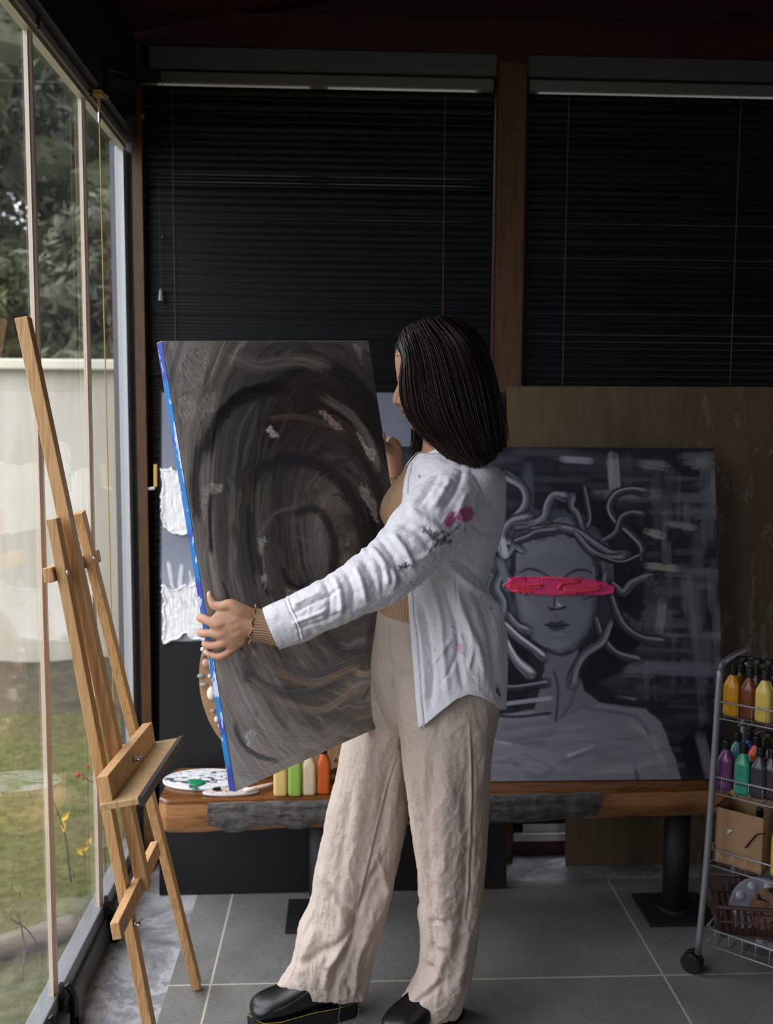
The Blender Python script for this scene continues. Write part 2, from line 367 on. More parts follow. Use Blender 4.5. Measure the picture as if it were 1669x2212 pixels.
# sloping ceiling
S(MB().add([(XW-.1, YF, 2.62), (XR, YF, 3.5), (XR, 3.14, 3.5), (XW-.1, 3.14, 2.62), (XW-.1, YF, 2.7), (XR, YF, 3.58), (XR, 3.14, 3.58), (XW-.1, 3.14, 2.7)],
   [(0,1,2,3),(4,7,6,5),(0,3,7,4),(1,5,6,2),(0,4,5,1),(3,2,6,7)]).build('ceiling', M['ceiling']))
S(MB().bx(XR, XR+.1, YF, 3.12, -.06, 3.6).build('wall_right', plain('wall_right_paint', (60,56,52), .8)))
S(MB().bx(XW-.1, .5, YF-.1, YF, -.06, 3.6).bx(2.2, XR, YF-.1, YF, -.06, 3.6).bx(.5, 2.2, YF-.1, YF, -.06, 1.0).bx(.5, 2.2, YF-.1, YF, 2.15, 3.6).build('wall_front', plain('wall_front_paint', (60,55,50), .8)))
wf = S(empty('window_4', (1.2, YF-.05, .8)))  # unseen window added behind the camera to supply fill light
MB().bx(.5, 2.2, YF-.08, YF-.02, 1.0, 1.06).bx(.5, 2.2, YF-.08, YF-.02, 2.09, 2.15).bx(.5, .56, YF-.08, YF-.02, 1.0, 2.15).bx(2.14, 2.2, YF-.08, YF-.02, 1.0, 2.15).bx(1.32, 1.38, YF-.08, YF-.02, 1.0, 2.15).build('window_frame', M['white_frame'], wf)
MB().bx(.54, 2.16, YF-.052, YF-.048, 1.04, 2.11).build('pane', M['glass_clean'], wf)
# gable of red-brown boards above the windows, with a beam
S(MB().bx(XW-.04, XR, YB, YB+.1, 2.60, 3.6).bx(XW-.04, XR, YB-.045, YB, 2.612, 2.715).bx(XW-.04,XR,YB,YB+.1,-.06,.05)
  .bx(XW-.04, -.645, YB-.02, YB+.1, .05, 2.62).bx(.47, .565, YB-.055, YB+.1, .0, 2.612).build('wall_back', M['red_wood']))
S(MB().bx(.475, .560, YB-.060, YB-.0555, .0, 2.58).build('trim_2', M['brown_wood']))
S(MB().bx(-.652, -.622, YB-.075, YB, 0, 2.60).build('trim_3', M['brown_wood']))
# grey aluminium lintel rails over the blinds
S(MB().bx(-.60, .468, YB-.05, YB-.002, 2.545, 2.608).build('trim_4', plain('grey_rail', (84,86,82), .5, .2)))
S(MB().bx(.567, XR, YB-.05, YB-.002, 2.545, 2.608).build('trim_5', plain('grey_rail_right', (76,78,75), .5, .2)))
S(MB().bx(XW-.1, XW+.03, YF, .44, 0, 2.7).build('light_block_wall', plain('light_block_paint', (60,56,52), .8)))  # unseen solid wall, added to block window light beside and behind the camera
# back windows
def back_window(n, x0, x1):
    r = S(empty('window_%d' % n, ((x0+x1)/2, YB+.05, .05)))
    f = MB(); fm = M['white_frame']
    for a in ((x0, x1, .05, .125), (x0, x1, 2.50, 2.60), (x0, x0+.05, .05, 2.60), (x1-.05, x1, .05, 2.60), ((x0+x1)/2-.03, (x0+x1)/2+.03, .05, 2.6)): f.bx(a[0], a[1], YB+.02, YB+.08, a[2], a[3])
    f.build('window_frame', fm, r, bevel=.004); MB().bx(x0+.03, x1-.03, YB+.048, YB+.052, .1, 2.55).build('pane', M['glass_clean'], r)
back_window(2, -.64, .47); back_window(3, .565, XR)
S(MB().bx(-.62, XR, YB+.0, YB+.02, .05, .075).build('trim_6', M['white_frame']))

# ---- left glass wall: frameless folding panes between aluminium channels
w1 = S(empty('window_1', (XW, 0, 0)))
MB().bx(XW-.03, XW+.012, .44, 2.93, 0, .125).build('bottom_channel', plain('channel_alu', (150,152,156), .35, .5, bstr=.04), w1, bevel=.003)
MB().bx(XW+.002, XW+.022, .44, 2.93, .0, .085).build('bottom_track', plain('track_grey', (96,98,100), .4, .5), w1, bevel=.002)
MB().bx(XW-.006, XW+.014, .44, 2.93, 2.288, 2.302).bx(XW-.004, XW+.018, .44, 2.93, 2.306, 2.326).build('top_channel', plain('top_channel_alu', (196,188,164), .35, .3), w1)
ys = [2.935, 2.5, 2.093, 1.66, 1.2, .74, .44]
for i in range(len(ys)-1): MB().bx(XW-.003, XW+.003, ys[i+1]+.003, ys[i]-.003, .12, 2.295).build('pane', M['glass'], w1)
for y in ys[1:]: MB().bx(XW-.005, XW+.004, y-.012, y-.001, .12, 2.295).bx(XW-.005, XW+.008, y+.001, y+.012, .12, 2.295).build('pane_seal', plain('seal_strip', (222,205,186), .3, 0, .5), w1)
for y in ys[1:4]:
    MB().tube(crom([(XW+.02, y+.01, 2.30), (XW+.03, y-.01, 2.36), (XW+.022, y-.03, 2.43)]), .004, 6).bx(XW+.014, XW+.024, y-.006, y+.006, .06, .15).build('seal_clip', M['black_plastic'], w1)
for y in (2.14, 2.02, 2.52): MB().tube(crom([(XW+.022, y-.02, .13), (XW+.040, y-.018, .10), (XW+.040, y-.018, .05)]), .007, 6).box((XW+.035, y+.02, .05), (.02, .05, .09)).build('pane_latch', M['black_plastic'], w1)
S(MB().bx(XW-.03, XW+.045, .44, 3.0, 2.327, 2.62).build('trim_7', plain('dark_header', (34,35,36), .45)))
S(MB().bx(XW-.022, XW+.004, 2.936, 2.985, 0, 2.3).build('trim_8', plain('white_jamb', (205,208,212), .35, .1)))
S(MB().bx(XW-.05, XW+.02, 2.988, 3.02, 0, 2.33).build('trim_9', plain('grey_jamb', (84,88,96), .4, .3)))

# ================================================================ BLINDS
def blind_mat():
    t = NT('black_blind_slats'); v = t.coord(); t.bsdf(t.ramp(t.noise(v, 4, 3), [(.3, L4((8,9,11))), (.7, L4((13,14,17)))]), .5, 0, .22); return t.m
M['slat'] = blind_mat()
def blind(label, x0, x1, cords, gapz=()):
    r = thing('venetian_blind', ((x0+x1)/2, YB-.03, .15), label, 'blind', 'black venetian blinds')
    mb = MB(); z = .155; k = 0
    while z < 2.50:
        tilt = .0095; yc = YB-.028; jit = random.uniform(-.0006, .0006); tl = random.uniform(-.0012, .0012)
        if z > 2.2 and x0 < 0: tl += random.uniform(-.003, .002)
        prof = [(-.0125, -tilt*.2+tl), (-.006, -.0022), (0, -.003), (.006, -.002), (.0125, .001-tl)]
        V = [(x, yc + b, z + a + jit) for x in (x0, x1) for a, b in prof]
        V2 = [(x, y+.0006, zz) for x, y, zz in V]; n = 5
        mb.add(V + V2, [(i, i+1, n+i+1, n+i) for i in range(4)] + [(2*n+i+1, 2*n+i, 3*n+i, 3*n+i+1) for i in range(4)] + [(0, n, 3*n, 2*n), (4, 2*n+4, 3*n+4, n+4)])
        z += .0218; k += 1
    mb.build('slats', M['slat'], r)
    MB().bx(x0, x1, YB-.040, YB-.012, .128, .146).build('bottom_rail', M['slat'], r, bevel=.002)
    MB().bx(x0, x1, YB-.044, YB-.008, 2.503, 2.538).build('head_rail', plain('head_rail_grey', (110,106,94), .4, .3), r, bevel=.003)
    for cx in cords:
        MB().tube([(cx, YB-.037, .14), (cx, YB-.036, 2.5)], .0008, 5).build('ladder_cord', M['cordg'], r)
    return r
M['cordg'] = plain('cord_brown', (120,95,60), .8)
b1 = blind('black venetian blind closed over the back window left of the wooden post', -.624, .462, (-.535, .31))
pl = P(347, 636, YB-.05); mb = MB(); mb.lathe([(.003, .017), (.005, .012), (.0085, -.018), (.008, -.020)], pl, n=8); mb.build('cord_tassel', plain('clear_plastic', (190,190,195), .15, Transmission_Weight=.6), b1)
mb = MB(); mb.tube([pl + [0,0,.015], P(345, 520, YB-.05), (pl[0]-.003, YB-.045, 2.5)], .0009, 5); mb.build('pull_cord', M['black_plastic'], b1)
mb = MB(); mb.tube(crom([(-.56, YB-.045, 2.5), P(330, 350, YB-.05), P(312, 440, YB-.05), P(318, 500, YB-.05), P(352, 512, YB-.05)]), .0012, 6); mb.ell(P(352, 513, YB-.052), .006, n=8, m=6); mb.build('tilt_cord', M['black_plastic'], b1)
b2 = blind('black venetian blind closed over the back window right of the wooden post', .572, 2.6, (.70, 1.25, 2.0))
# roller arm and pull cord in the upper left corner
q = thing('awning_bracket', P(250, 150, 2.8), 'black metal bracket arm in the upper left corner above the glass panes', 'bracket')
MB().bar(P(192, 140, 2.55), P(332, 165, 2.93), .05, .035, (0,0,1)).build('arm', M['black_plastic'], q, bevel=.004)
MB().lathe([(.035, -.05), (.035, .05)], P(205, 165, 2.57), (0,0,1), 12).build('gear_housing', M['black_plastic'], q)
MB().bar(P(220, 150, 2.55), P(330, 172, 2.9), .006, .003, (0,0,1)).build('edge_strip', M['alu'], q)
cxy = XW+.035
top = PX_(214, 232, cxy); bot = np.array([cxy+.004, top[1]+.01, .135])
q = thing('pull_cord', top, 'thin tan cord hanging from a hook in front of the glass panes', 'cord')
MB().tube([top - [0,0,.035], bot], .0017, 6).build('cord', M['brown_cord'], q)
MB().tube(crom([top + [0,0,.03], top + [0,.01,.01], top - [0,0,.012], top + [0,-.01,.01], top + [0,0,.03]]), .0016, 6).bx(top[0]-.012, top[0]+.012, top[1]-.015, top[1]+.015, top[2]+.028, top[2]+.04).build('hook', M['brown_cord'], q)
MB().tube([top - [0,0,.012], top - [0,0,.037]], .0035, 6).build('crimp', M['metal'], q)

# ================================================================ GARDEN
def ground_mat():
    t = NT('moss_and_soil'); v = t.coord(kind='World'); n = t.noise(v, 1.7, 7, .62); n2 = t.noise(v, 26, 5, .7)
    c = t.ramp(n, [(.34, L4((84,72,54))), (.45, L4((96,90,54))), (.53, L4((74,84,34))), (.62, L4((128,114,84)))])
    c2 = t.mix(.45, c, t.ramp(n2, [(.35, L4((40,38,26))), (.65, L4((112,112,72)))])); t.bsdf(c2, .9, 0, .1, n2, .6, .03); return t.m
S(MB().bx(-9, XW-.05, -8, 12, -.4, -.13).bx(XW-.05, 9, 3.13, 12, -.4, -.13).build('ground', ground_mat()))
def plaster():
    t = NT('cream_plaster'); v = t.coord((1,1,.35), kind='World'); n = t.noise(v, 1.3, 8, .6); n2 = t.noise(t.coord((3,1,.3), kind='World'), 3, 6, .7)
    c = t.ramp(n, [(.3, L4((160,153,135))), (.55, L4((180,174,158))), (.75, L4((190,187,176)))]); c = t.mix(.35, c, t.ramp(n2, [(.3, L4((136,129,110))), (.6, L4((192,189,178)))]))
    t.bsdf(c, .85, 0, .2, t.noise(v, 60, 3), .1); return t.m
gw = thing('garden_wall', (-3, 6.0, -.13), 'cream plastered garden wall with a pale coping beyond the glass', 'wall')
MB().bx(-9, 4, 5.92, 6.1, -.2, 1.80).build('wall_body', plaster(), gw)
MB().bx(-9, 4, 5.86, 6.16, 1.80, 1.865).build('coping', plain('coping_stone', (196,194,176), .8, var=.1, vs=4), gw, bevel=.01)
mb = MB()
rs = np.random.default_rng(3)
def blades(mb, n, x0, x1, y0, y1, hmin, hmax, w):
    X = rs.uniform(x0, x1, n); Yv = rs.uniform(y0, y1, n); hh = rs.uniform(hmin, hmax, n); a = rs.uniform(0, 6.28, n); ln = rs.uniform(.2, 1.3, n)
    b = np.stack([X, Yv, np.full(n, -.135)], 1); d = np.stack([np.cos(a), np.sin(a), 0*a], 1); e = np.stack([-np.sin(a), np.cos(a), 0*a], 1)
    t = b + d * (hh*ln)[:, None]; t[:, 2] += hh; md = b + d*(hh*ln*.35)[:, None]; md[:, 2] += hh*.6
    V = np.stack([b - e*w, b + e*w, md + e*w*.7, md - e*w*.7, t], 1).reshape(-1, 3); k = np.arange(n)*5
    base = mb.nv; mb.v.append(V); mb.nv += len(V)
    mb.f += [(int(i), int(i+1), int(i+2), int(i+3)) for i in k+base] + [(int(i+3), int(i+2), int(i+4)) for i in k+base]; mb.mi += [0]*(2*n)
blades(mb, 16000, -4.5, -.8, 1.2, 5.2, .01, .045, .0016)
tgr = NT('grass_blades'); gg = tgr.coord(kind='World'); tgr.bsdf(tgr.ramp(tgr.noise(gg, 2.2, 5), [(.36, L4((136,120,86))), (.5, L4((96,100,48))), (.66, L4((72,86,34)))]), .8, 0, .2)
tag(mb.build('grass', tgr.m, fixn=False), 'short mossy grass and straw on the garden ground outside', 'grass', kind='stuff')
# soil bank with weeds at the foot of the wall
mb = MB(); rg = []
for x in np.linspace(-8, .5, 90):
    hh = .05 + .05*noise3(x*2, 1.0); rg.append([(x, 5.95, -.14), (x, 5.9, -.13+hh*1.3), (x, 5.6, -.13+hh), (x, 5.2, -.125+hh*.3), (x, 5.0, -.14)])
mb.rings(rg, cap=False, close=False)
S(mb.build('trim_10', plain('dark_soil', (66,60,44), .95, var=.5, vs=12, bstr=.5, bs=30), smooth=True))
# trees beyond the wall
def leaf_mat(name, a, b):
    t = NT(name); t.bsdf(t.ramp(t.noise(t.coord(kind='World'), 3.0, 4), [(.35, L4(a)), (.65, L4(b))]), .6, 0, .3); return t.m
LM = [leaf_mat('dark_conifer', (34,38,24), (64,70,42)), leaf_mat('olive_foliage', (52,54,32), (92,94,58)), leaf_mat('grey_green_foliage', (58,62,48), (98,102,80))]
def tree(name, label, x, y, h, r, kind, n=5200, base=.7, seed=1):
    q = thing(name, (x, y, -.13), label, 'tree', 'trees beyond the garden wall'); g = np.random.default_rng(seed)
    MB().tube(crom([(x, y, -.15), (x+.05, y, h*.4), (x, y+.03, h*.9)]), [.14]*9+[.06]*8, 8).build('trunk', plain('bark_'+str(seed), (70,58,44), .9, var=.3), q, smooth=True)
    cl = g.normal(size=(90, 3)); cl /= np.linalg.norm(cl, axis=1)[:, None]; zc = g.uniform(0, 1, 90)
    rad = r * (1 - zc*.75 if kind == 0 else np.sqrt(np.clip(1-(zc*1.7-.7)**2, .1, 1)))
    cen = np.stack([x + cl[:, 0]*rad*.85, y + cl[:, 1]*rad*.85, base + zc*(h-base)], 1)
    k = g.integers(0, 90, n); p = cen[k] + g.normal(size=(n, 3)) * [r*.17, r*.17, r*.13]
    a = g.normal(size=(n, 3)); a /= np.linalg.norm(a, axis=1)[:, None]; b = np.cross(a, g.normal(size=(n, 3))); b /= np.linalg.norm(b, axis=1)[:, None]
    s_ = g.uniform(.018, .05, n)[:, None]
    V = np.stack([p - a*s_*1.6, p + b*s_*.5, p + a*s_*1.6, p - b*s_*.5], 1).reshape(-1, 3); mb = MB(); mb.v.append(V); mb.nv = len(V)
    mb.f = np.arange(4*n).reshape(-1, 4).tolist(); mb.mi = [0]*n
    for c_ in cen[::2]: mb.ell(c_, (r*.26, r*.26, r*.2), n=9, m=6)
    mb.build('crown', LM[kind], q, fixn=False)
tree('conifer_tree', 'broad dark conifer behind the garden wall seen through the leftmost pane', -3.55, 9.0, 7.2, 1.6, 0, 20000, .5, 12)
tree('leafy_tree', 'olive green bushy tree leaning over the wall coping at the left edge', -3.1, 7.5, 3.0, .62, 1, 12000, 1.1, 13)
tree('leafy_tree', 'grey green bushy tree over the wall coping beside the white jamb', -1.85, 7.5, 3.1, .62, 2, 14000, 1.1, 14)
tree('conifer_tree', 'tall conifer behind the wall nearest the white jamb', -1.6, 9.2, 7.4, 1.6, 0, 20000, .6, 16)
tree('conifer_tree', 'far tall conifer seen high up between the two pane seals', -3.6, 11.6, 8.2, 1.7, 0, 20000, .6, 18)
# house with lit terrace lamps far behind
# plants just outside the glass
def twig_plant(name, label, stems, mb_m, berries=(), leaves=()):
    q = thing(name, (stems[0][0][0], stems[0][0][1], -.13), label, 'plant')
    mb = MB()
    for st in stems: mb.tube(crom(st, 5), np.linspace(.0035, .0015, (len(st)-1)*5+1), 6)
    mb.build('stems', mb_m, q, smooth=True)
    for c, r in berries: MB().ell(c, (r, r, r*1.15), n=12, m=8).lathe([(.0015, r), (.003, r+.004)], c, n=6).build('rose_hip', M['hip'], q, smooth=True)
    for c, s_, a in leaves:
        d = np.array([math.cos(a), .3, math.sin(a)]); e = np.array([-math.sin(a), .2, math.cos(a)]); c = np.array(c)
        MB().add([c - d*s_, c + e*s_*.35 - d*.3*s_, c + d*.2*s_ + e*.42*s_, c + d*s_, c + d*.2*s_ - e*.42*s_, c - e*s_*.35 - d*.3*s_, c + [0,.004,0]], [(0,1,6),(1,2,6),(2,3,6),(3,4,6),(4,5,6),(5,0,6)]).build('leaf', M['yleaf'], q)
M['hip'] = plain('red_hip', (178,62,44), .3); M['yleaf'] = plain('yellow_leaf', (214,176,50), .6, var=.2); M['twig'] = plain('twig_bark', (84,74,58), .9)
def G(px, py, X): return PX_(px, py, X)
twig_plant('rose_hip_bush', 'twiggy rose bush with red hips outside the glass behind the easel', [[G(225,1760,-.85), G(212,1700,-.86), G(190,1685,-.86), G(176,1672,-.86)], [G(225,1760,-.85), G(232,1690,-.86), G(225,1640,-.86)], [G(225,1760,-.85), G(245,1680,-.86), G(238,1612,-.86)], [(G(225,1760,-.85)[0], G(225,1760,-.85)[1], -.13), G(225,1760,-.85)]], M['twig'],
  [(G(168,1674,-.86), .0075), (G(180,1680,-.86), .005), (G(190,1656,-.86), .006), (G(230,1611,-.86), .006), (G(226,1624,-.86), .005), (G(203,1672,-.86), .004)])
twig_plant('yellow_leaf_twig', 'bare twig with a few yellow leaves outside the glass', [[G(160,1950,-.95), G(150,1880,-.95), G(140,1800,-.95), G(112,1722,-.95)], [G(150,1880,-.95), G(185,1830,-.95), G(196,1815,-.95)]], M['twig'], (), [(G(140,1765,-.95), .022, .8), (G(137,1785,-.95), .02, 1.7), (G(180,1835,-.95), .022, .4), (G(172,1840,-.95), .018, 2.4), (G(192,1818,-.95), .018, 1.0)])
twig_plant('bare_twig', 'bare dark twigs outside the glass near the lower left corner', [[G(108,2110,-.9), G(85,2050,-.9), G(60,2010,-.9), G(22,1984,-.9)], [G(48,2120,-.9), G(52,2040,-.9), G(38,1970,-.9)]], M['twig'])
q = G(20, 2110, -1.0)
tag(MB().tube(crom([(q[0]-.25, q[1]-.12, -.10), (q[0], q[1], -.09), (q[0]+.16, q[1]+.12, -.10)]), .035, 12).build('log', wood('grey_log', (120,108,90), (88,78,64), (3,3,20)), smooth=True), 'weathered grey log lying on the ground outside the glass', 'log')
# ================================================================ BENCH
BZ = .42
def bench_mats():
    t = NT('varnished_slab'); v = t.coord((1,7,7), kind='Object'); w = t.n('ShaderNodeTexNoise', i_Scale=3.2, i_Detail=8, i_Roughness=.62, i_Distortion=1.4); t.l(v, w.inputs['Vector'])
    c = t.ramp(w.outputs['Fac'], [(.3, L4((66,38,16))), (.45, L4((122,76,36))), (.58, L4((96,58,26))), (.72, L4((146,94,48)))]); sp = t.n('ShaderNodeSeparateXYZ'); t.l(t.n('ShaderNodeTexCoord').outputs['Object'], sp.inputs[0])
    ck = t.noise(t.coord((2,26,40)), 3, 4, .7); dk = t.ramp(ck, [(.55, (0,0,0)), (.75, (1,1,1))]); c = t.mix(dk, c, L4((62,34,16)))
    t.bsdf(c, .2, 0, .5, w.outputs['Fac'], .1, .001); M['slab_top'] = t.m
    t = NT('slab_sawn_face'); v = t.coord((2,6,9), kind='Object'); w = t.n('ShaderNodeTexNoise', i_Scale=2.6, i_Detail=9, i_Roughness=.66, i_Distortion=.8); t.l(v, w.inputs['Vector'])
    c = t.ramp(w.outputs['Fac'], [(.32, L4((84,60,42))), (.46, L4((168,116,72))), (.6, L4((196,142,92))), (.7, L4((112,92,78)))]); g = t.noise(t.coord((6,60,110)), 3, 3); c = t.mix(.3, c, t.ramp(g, [(.4, L4((48,32,22))), (.62, L4((170,118,72)))]))
    t.bsdf(c, .38, 0, .45, g, .25, .002); M['slab_face'] = t.m
    t = NT('charred_bark'); v = t.coord((5,14,14)); n = t.n('ShaderNodeTexNoise', i_Scale=4.0, i_Detail=9, i_Roughness=.72); t.l(v, n.inputs['Vector'])
    c = t.ramp(n.outputs['Fac'], [(.35, L4((36,34,34))), (.5, L4((88,86,86))), (.6, L4((112,106,98))), (.75, L4((58,50,44)))]); t.bsdf(c, .6, 0, .4, n.outputs['Fac'], .7, .004); M['bark'] = t.m
bench_mats()
bn = thing('slab_bench', (.5, 2.63, 0), 'low bench of a thick live edge wood slab with charred bark on black steel legs', 'bench')
x0, x1 = -.515, 2.05
yfr = lambda x: 2.500 + .036*(x+.5) + .004*noise3(x*6, 3.3)
xs = np.concatenate([np.linspace(x0, x0+.03, 5), np.linspace(x0+.04, x1, 110)])
mb = MB(); rg = []
for x in xs:
    c = sstep(x0, x0+.03, x); yf = yfr(x) + .02*(1-c)**2; bt = .318 + .006*noise3(x*5, 1.0) + .004*noise3(x*21, 2.0) + (.012*max(0, x-.6)); bo = .012*noise3(x*3, 8.0)
    rg.append([(x, 2.752 - .02*(1-c)**2, BZ), (x, yf+.012, BZ), (x, yf+.003, BZ-.004), (x, yf, BZ-.012), (x-.004*(1-c), yf-.004+bo*.4, .37), (x, yf+.004+bo, bt+.012), (x, yf+.016+bo, bt), (x, 2.745, bt+.004), (x, 2.752, BZ-.01)])
n = 9; mb.rings(rg); o = mb.build('slab', [M['slab_top'], M['slab_face']], bn, smooth=False)
for p in o.data.polygons:
    k = p.index % n if p.index < (len(xs)-1)*n else 99
    p.material_index = 0 if k in (0, 1, 2, 8) else 1
def barkpiece(name, xa, xb, edge, seed):
    mb = MB(); rg = []
    xx = np.linspace(xa, xb, 90)
    for i, x in enumerate(xx):
        e = np.interp(x, [q[0] for q in edge], [q[1] for q in edge]) + .0035*(fbm(x*40, seed) - .5)*2
        yf = yfr(x); tk = .010 + .006*fbm(x*22, seed+3) * (1 if 2 < i < 87 else .5); top = BZ - .006 - .003*noise3(x*30, seed)
        rg.append([(x, yf+.01, top), (x, yf-tk*.7, top-.001), (x, yf-tk, top-.012), (x, yf-tk*1.15, (top+e)/2 + .005*noise3(x*30, 5)), (x, yf-tk*.9, e+.012), (x, yf-tk*.5, e), (x, yf+.012, e+.003)])
    mb.rings(rg).build(name, M['bark'], bn)
def bxz(px, py): p = PPL(px, py, (0, 2.49, 0), (0, 1, 0)); return p[0], p[2]
barkpiece('bark', bxz(448,1800)[0], bxz(875,1800)[0], [bxz(*q) for q in ((448,1788),(470,1790),(485,1800),(524,1803),(532,1796),(560,1790),(600,1790),(625,1797),(660,1797),(690,1788),(760,1792),(875,1790))], 2.0)
barkpiece('bark', bxz(930,1800)[0], bxz(1305,1780)[0], [bxz(*q) for q in ((930,1800),(1060,1792),(1180,1788),(1240,1783),(1290,1782),(1305,1770))], 7.0)
for lx in (-.065, 1.0, 1.95):
    MB().cyl((lx, 2.645, .006), (lx, 2.645, .325), .038, 28).build('leg_post', M['black_paint'], bn, smooth=True)
    MB().bx(lx-.105, lx+.105, 2.552, 2.735, 0, .010).cyl((lx, 2.645, .008), (lx, 2.645, .02), .052, 24).build('base_plate', M['black_paint'], bn, bevel=.002)

# ================================================================ LEANING CANVASES AND BOARDS
M['art'] = vcol('oil_paint', .5, .25, 400, .2); M['art_matte'] = vcol('acrylic_paint', .6, .3, 500, .25)
# tall black canvas with clouds
BLx, BRx = -.573, .519
TLc = np.array([-.578, 2.946, 1.566]); TRc = np.array([.508, 2.952, 1.566]); BLc = np.array([-.573, 2.785, .004])
cv = Canvas(TLc, TRc, BLc, 440, 620)
q = thing('cloud_canvas', (0, 2.8, 0), 'tall black canvas with thick white clouds painted on it leaning behind the bench', 'canvas')
gC = 1.15
pt = Paint(cv.px, cv.py, (27,27,29), gC)
x, y = pt.X, pt.Y
lft = np.interp(y, [838, 1938], [349, 349]) ; inb = (x > 349) & (y > 848+2*noise3(x*.2, 1)) & (y < 1385) & (x < 1078)
gr = np.interp(y, [848, 940, 1000, 1090, 1190, 1240], [0, .2, .35, .3, .5, .8])[:, None]
c = lin((112,118,134)) * (1-gr) + lin((150,156,170)) * gr
dk = sstep(900, 1100, x)[:, None]*.0; pt.c = np.where(inb[:, None], c * gC * (0.9 + .2*fbm(x*.04, y*.02, 3))[:, None], pt.c)
for k in range(10): pt.stroke([(348, 1130+k*13), (560, 1120+k*13), (1070, 1128+k*13)], 12, (112+3*k,120+3*k,136+3*k), .35, .6, .3)
def cloud(poly, ht=.006): pt.blob(poly, (236,236,240), 1, 3, 9, ht, .10, math.pi/2, .07)
cloud([(346,1012),(372,1008),(392,1020),(400,1060),(412,1100),(416,1150),(395,1160),(372,1152),(352,1140),(345,1120),(348,1060)])
cloud([(398,985),(410,960),(430,960),(470,1000),(520,1010),(600,980),(700,1010),(800,980),(860,1020),(840,1100),(700,1120),(560,1160),(480,1150),(420,1120),(404,1060)])
for i in range(60):
    xx = rng.uniform(350, 1060); yy = rng.uniform(1215, 1290); pt.stroke([(xx, yy), (xx+rng.uniform(-14,14), yy+55)], rng.uniform(3,8), (214,216,222), .8, .5, .4, .002)
cloud([(349,1262),(380,1268),(420,1256),(470,1270),(560,1258),(700,1262),(860,1255),(1068,1262),(1070,1378),(980,1386),(860,1378),(640,1388),(520,1376),(440,1385),(415,1382),(400,1372),(380,1386),(352,1392)], .007)
for i in range(26):
    xx = rng.uniform(352, 1000); yy = rng.uniform(1285, 1360); pt.stroke([(xx, yy), (xx+18, yy+rng.uniform(-6,6)), (xx+40, yy+rng.uniform(-9,12))], rng.uniform(5,12), (238,238,241), .9, .3, .12, .006)
for i in range(26):
    xx = rng.uniform(352, 700); yy = rng.uniform(1245, 1300); pt.stroke([(xx, yy), (xx+6, yy+16)], 2.2, (120,128,146), .5, .5, .3)
cv.front('painted_face', pt, M['art'], q); cv.frame('stretched_canvas', plain('black_canvas', (28,28,30), .75, bstr=.15, bs=600), q, .016)

# brown plywood boards
def ply(name, c1, c2, g=1.0):
    t = NT(name); v = t.coord((9,9,.8)); n = t.noise(v, 3, 6, .6, .8); c = t.ramp(n, [(.3, L4(c1, g)), (.7, L4(c2, g))]); s = t.noise(t.coord((4,4,1.3), loc=(.3,.2,.1)), 2.4, 7, .7, 2.0)
    sp = t.n('ShaderNodeSeparateXYZ'); t.l(t.n('ShaderNodeNewGeometry').outputs['Position'], sp.inputs[0]); mr = t.n('ShaderNodeMapRange', i_1=.9, i_2=1.25); t.l(sp.outputs['X'], mr.inputs[0])
    mk = t.ramp(s, [(.565, (0,0,0)), (.60, (1,1,1)), (.63, (0,0,0))]); mu = t.n('ShaderNodeMath', operation='MULTIPLY'); t.l(mk, mu.inputs[0]); t.l(mr.outputs[0], mu.inputs[1]); m2 = t.n('ShaderNodeMath', operation='MULTIPLY'); t.l(mu.outputs[0], m2.inputs[0]); m2.inputs[1].default_value = .6
    t.bsdf(t.mix(m2.outputs[0], c, L4((160,156,148))), .6, 0, .3, n, .1, .001); return t.m
M['ply'] = ply('plywood', (96,80,60), (118,99,76))
def slabboard(name, label, cat, BL, BR, TR, TL, th, m, **kw):
    BL, BR, TR, TL = map(np.array, (BL, BR, TR, TL)); n_ = _n(np.cross(BR-BL, TL-BL)); n_ = -n_ if np.dot(n_, CAM-BL) < 0 else n_
    o = MB().prism([BL, BR, TR, TL], -n_, th).build(name, m); return tag(o, label, cat, **kw)
slabboard('plywood_board', 'large brown plywood board with pale glue smears leaning against the right blind above the bench', 'board', (.514, 2.738, BZ+.002), (2.0, 2.738, BZ+.002), (2.0, 2.948, 1.594), (.514, 2.948, 1.586), .010, M['ply'])
slabboard('plywood_offcut', 'brown plywood panel standing on the floor under the bench', 'board', (.738, 2.936, .002), (2.0, 2.936, .002), (2.0, 2.975, .40), (.738, 2.975, .40), .012, M['ply'])

# ---- portrait of a woman with snake hair and a pink band
nM = np.array([0, .182, .973]); nM = nM/np.linalg.norm(nM)*.99
BLm = np.array([.128, 2.612, BZ+.003]); TLm = BLm + [0, .18, .973]; TRm = TLm + [1.0, 0, 0]
cm = Canvas(TLm, TRm, BLm, 620, 620)
q = thing('snake_hair_portrait', (.63, 2.62, BZ), 'grey snake haired portrait with a pink band over the eyes standing on the bench', 'painting')
gM = 2.15
pt = Paint(cm.px, cm.py, (30,31,36), gM); x, y = pt.X, pt.Y
def SK(pts, w, c, op=1, soft=.4, br=.2, **k): pt.stroke(pts, w, c, op, soft, br, **k)
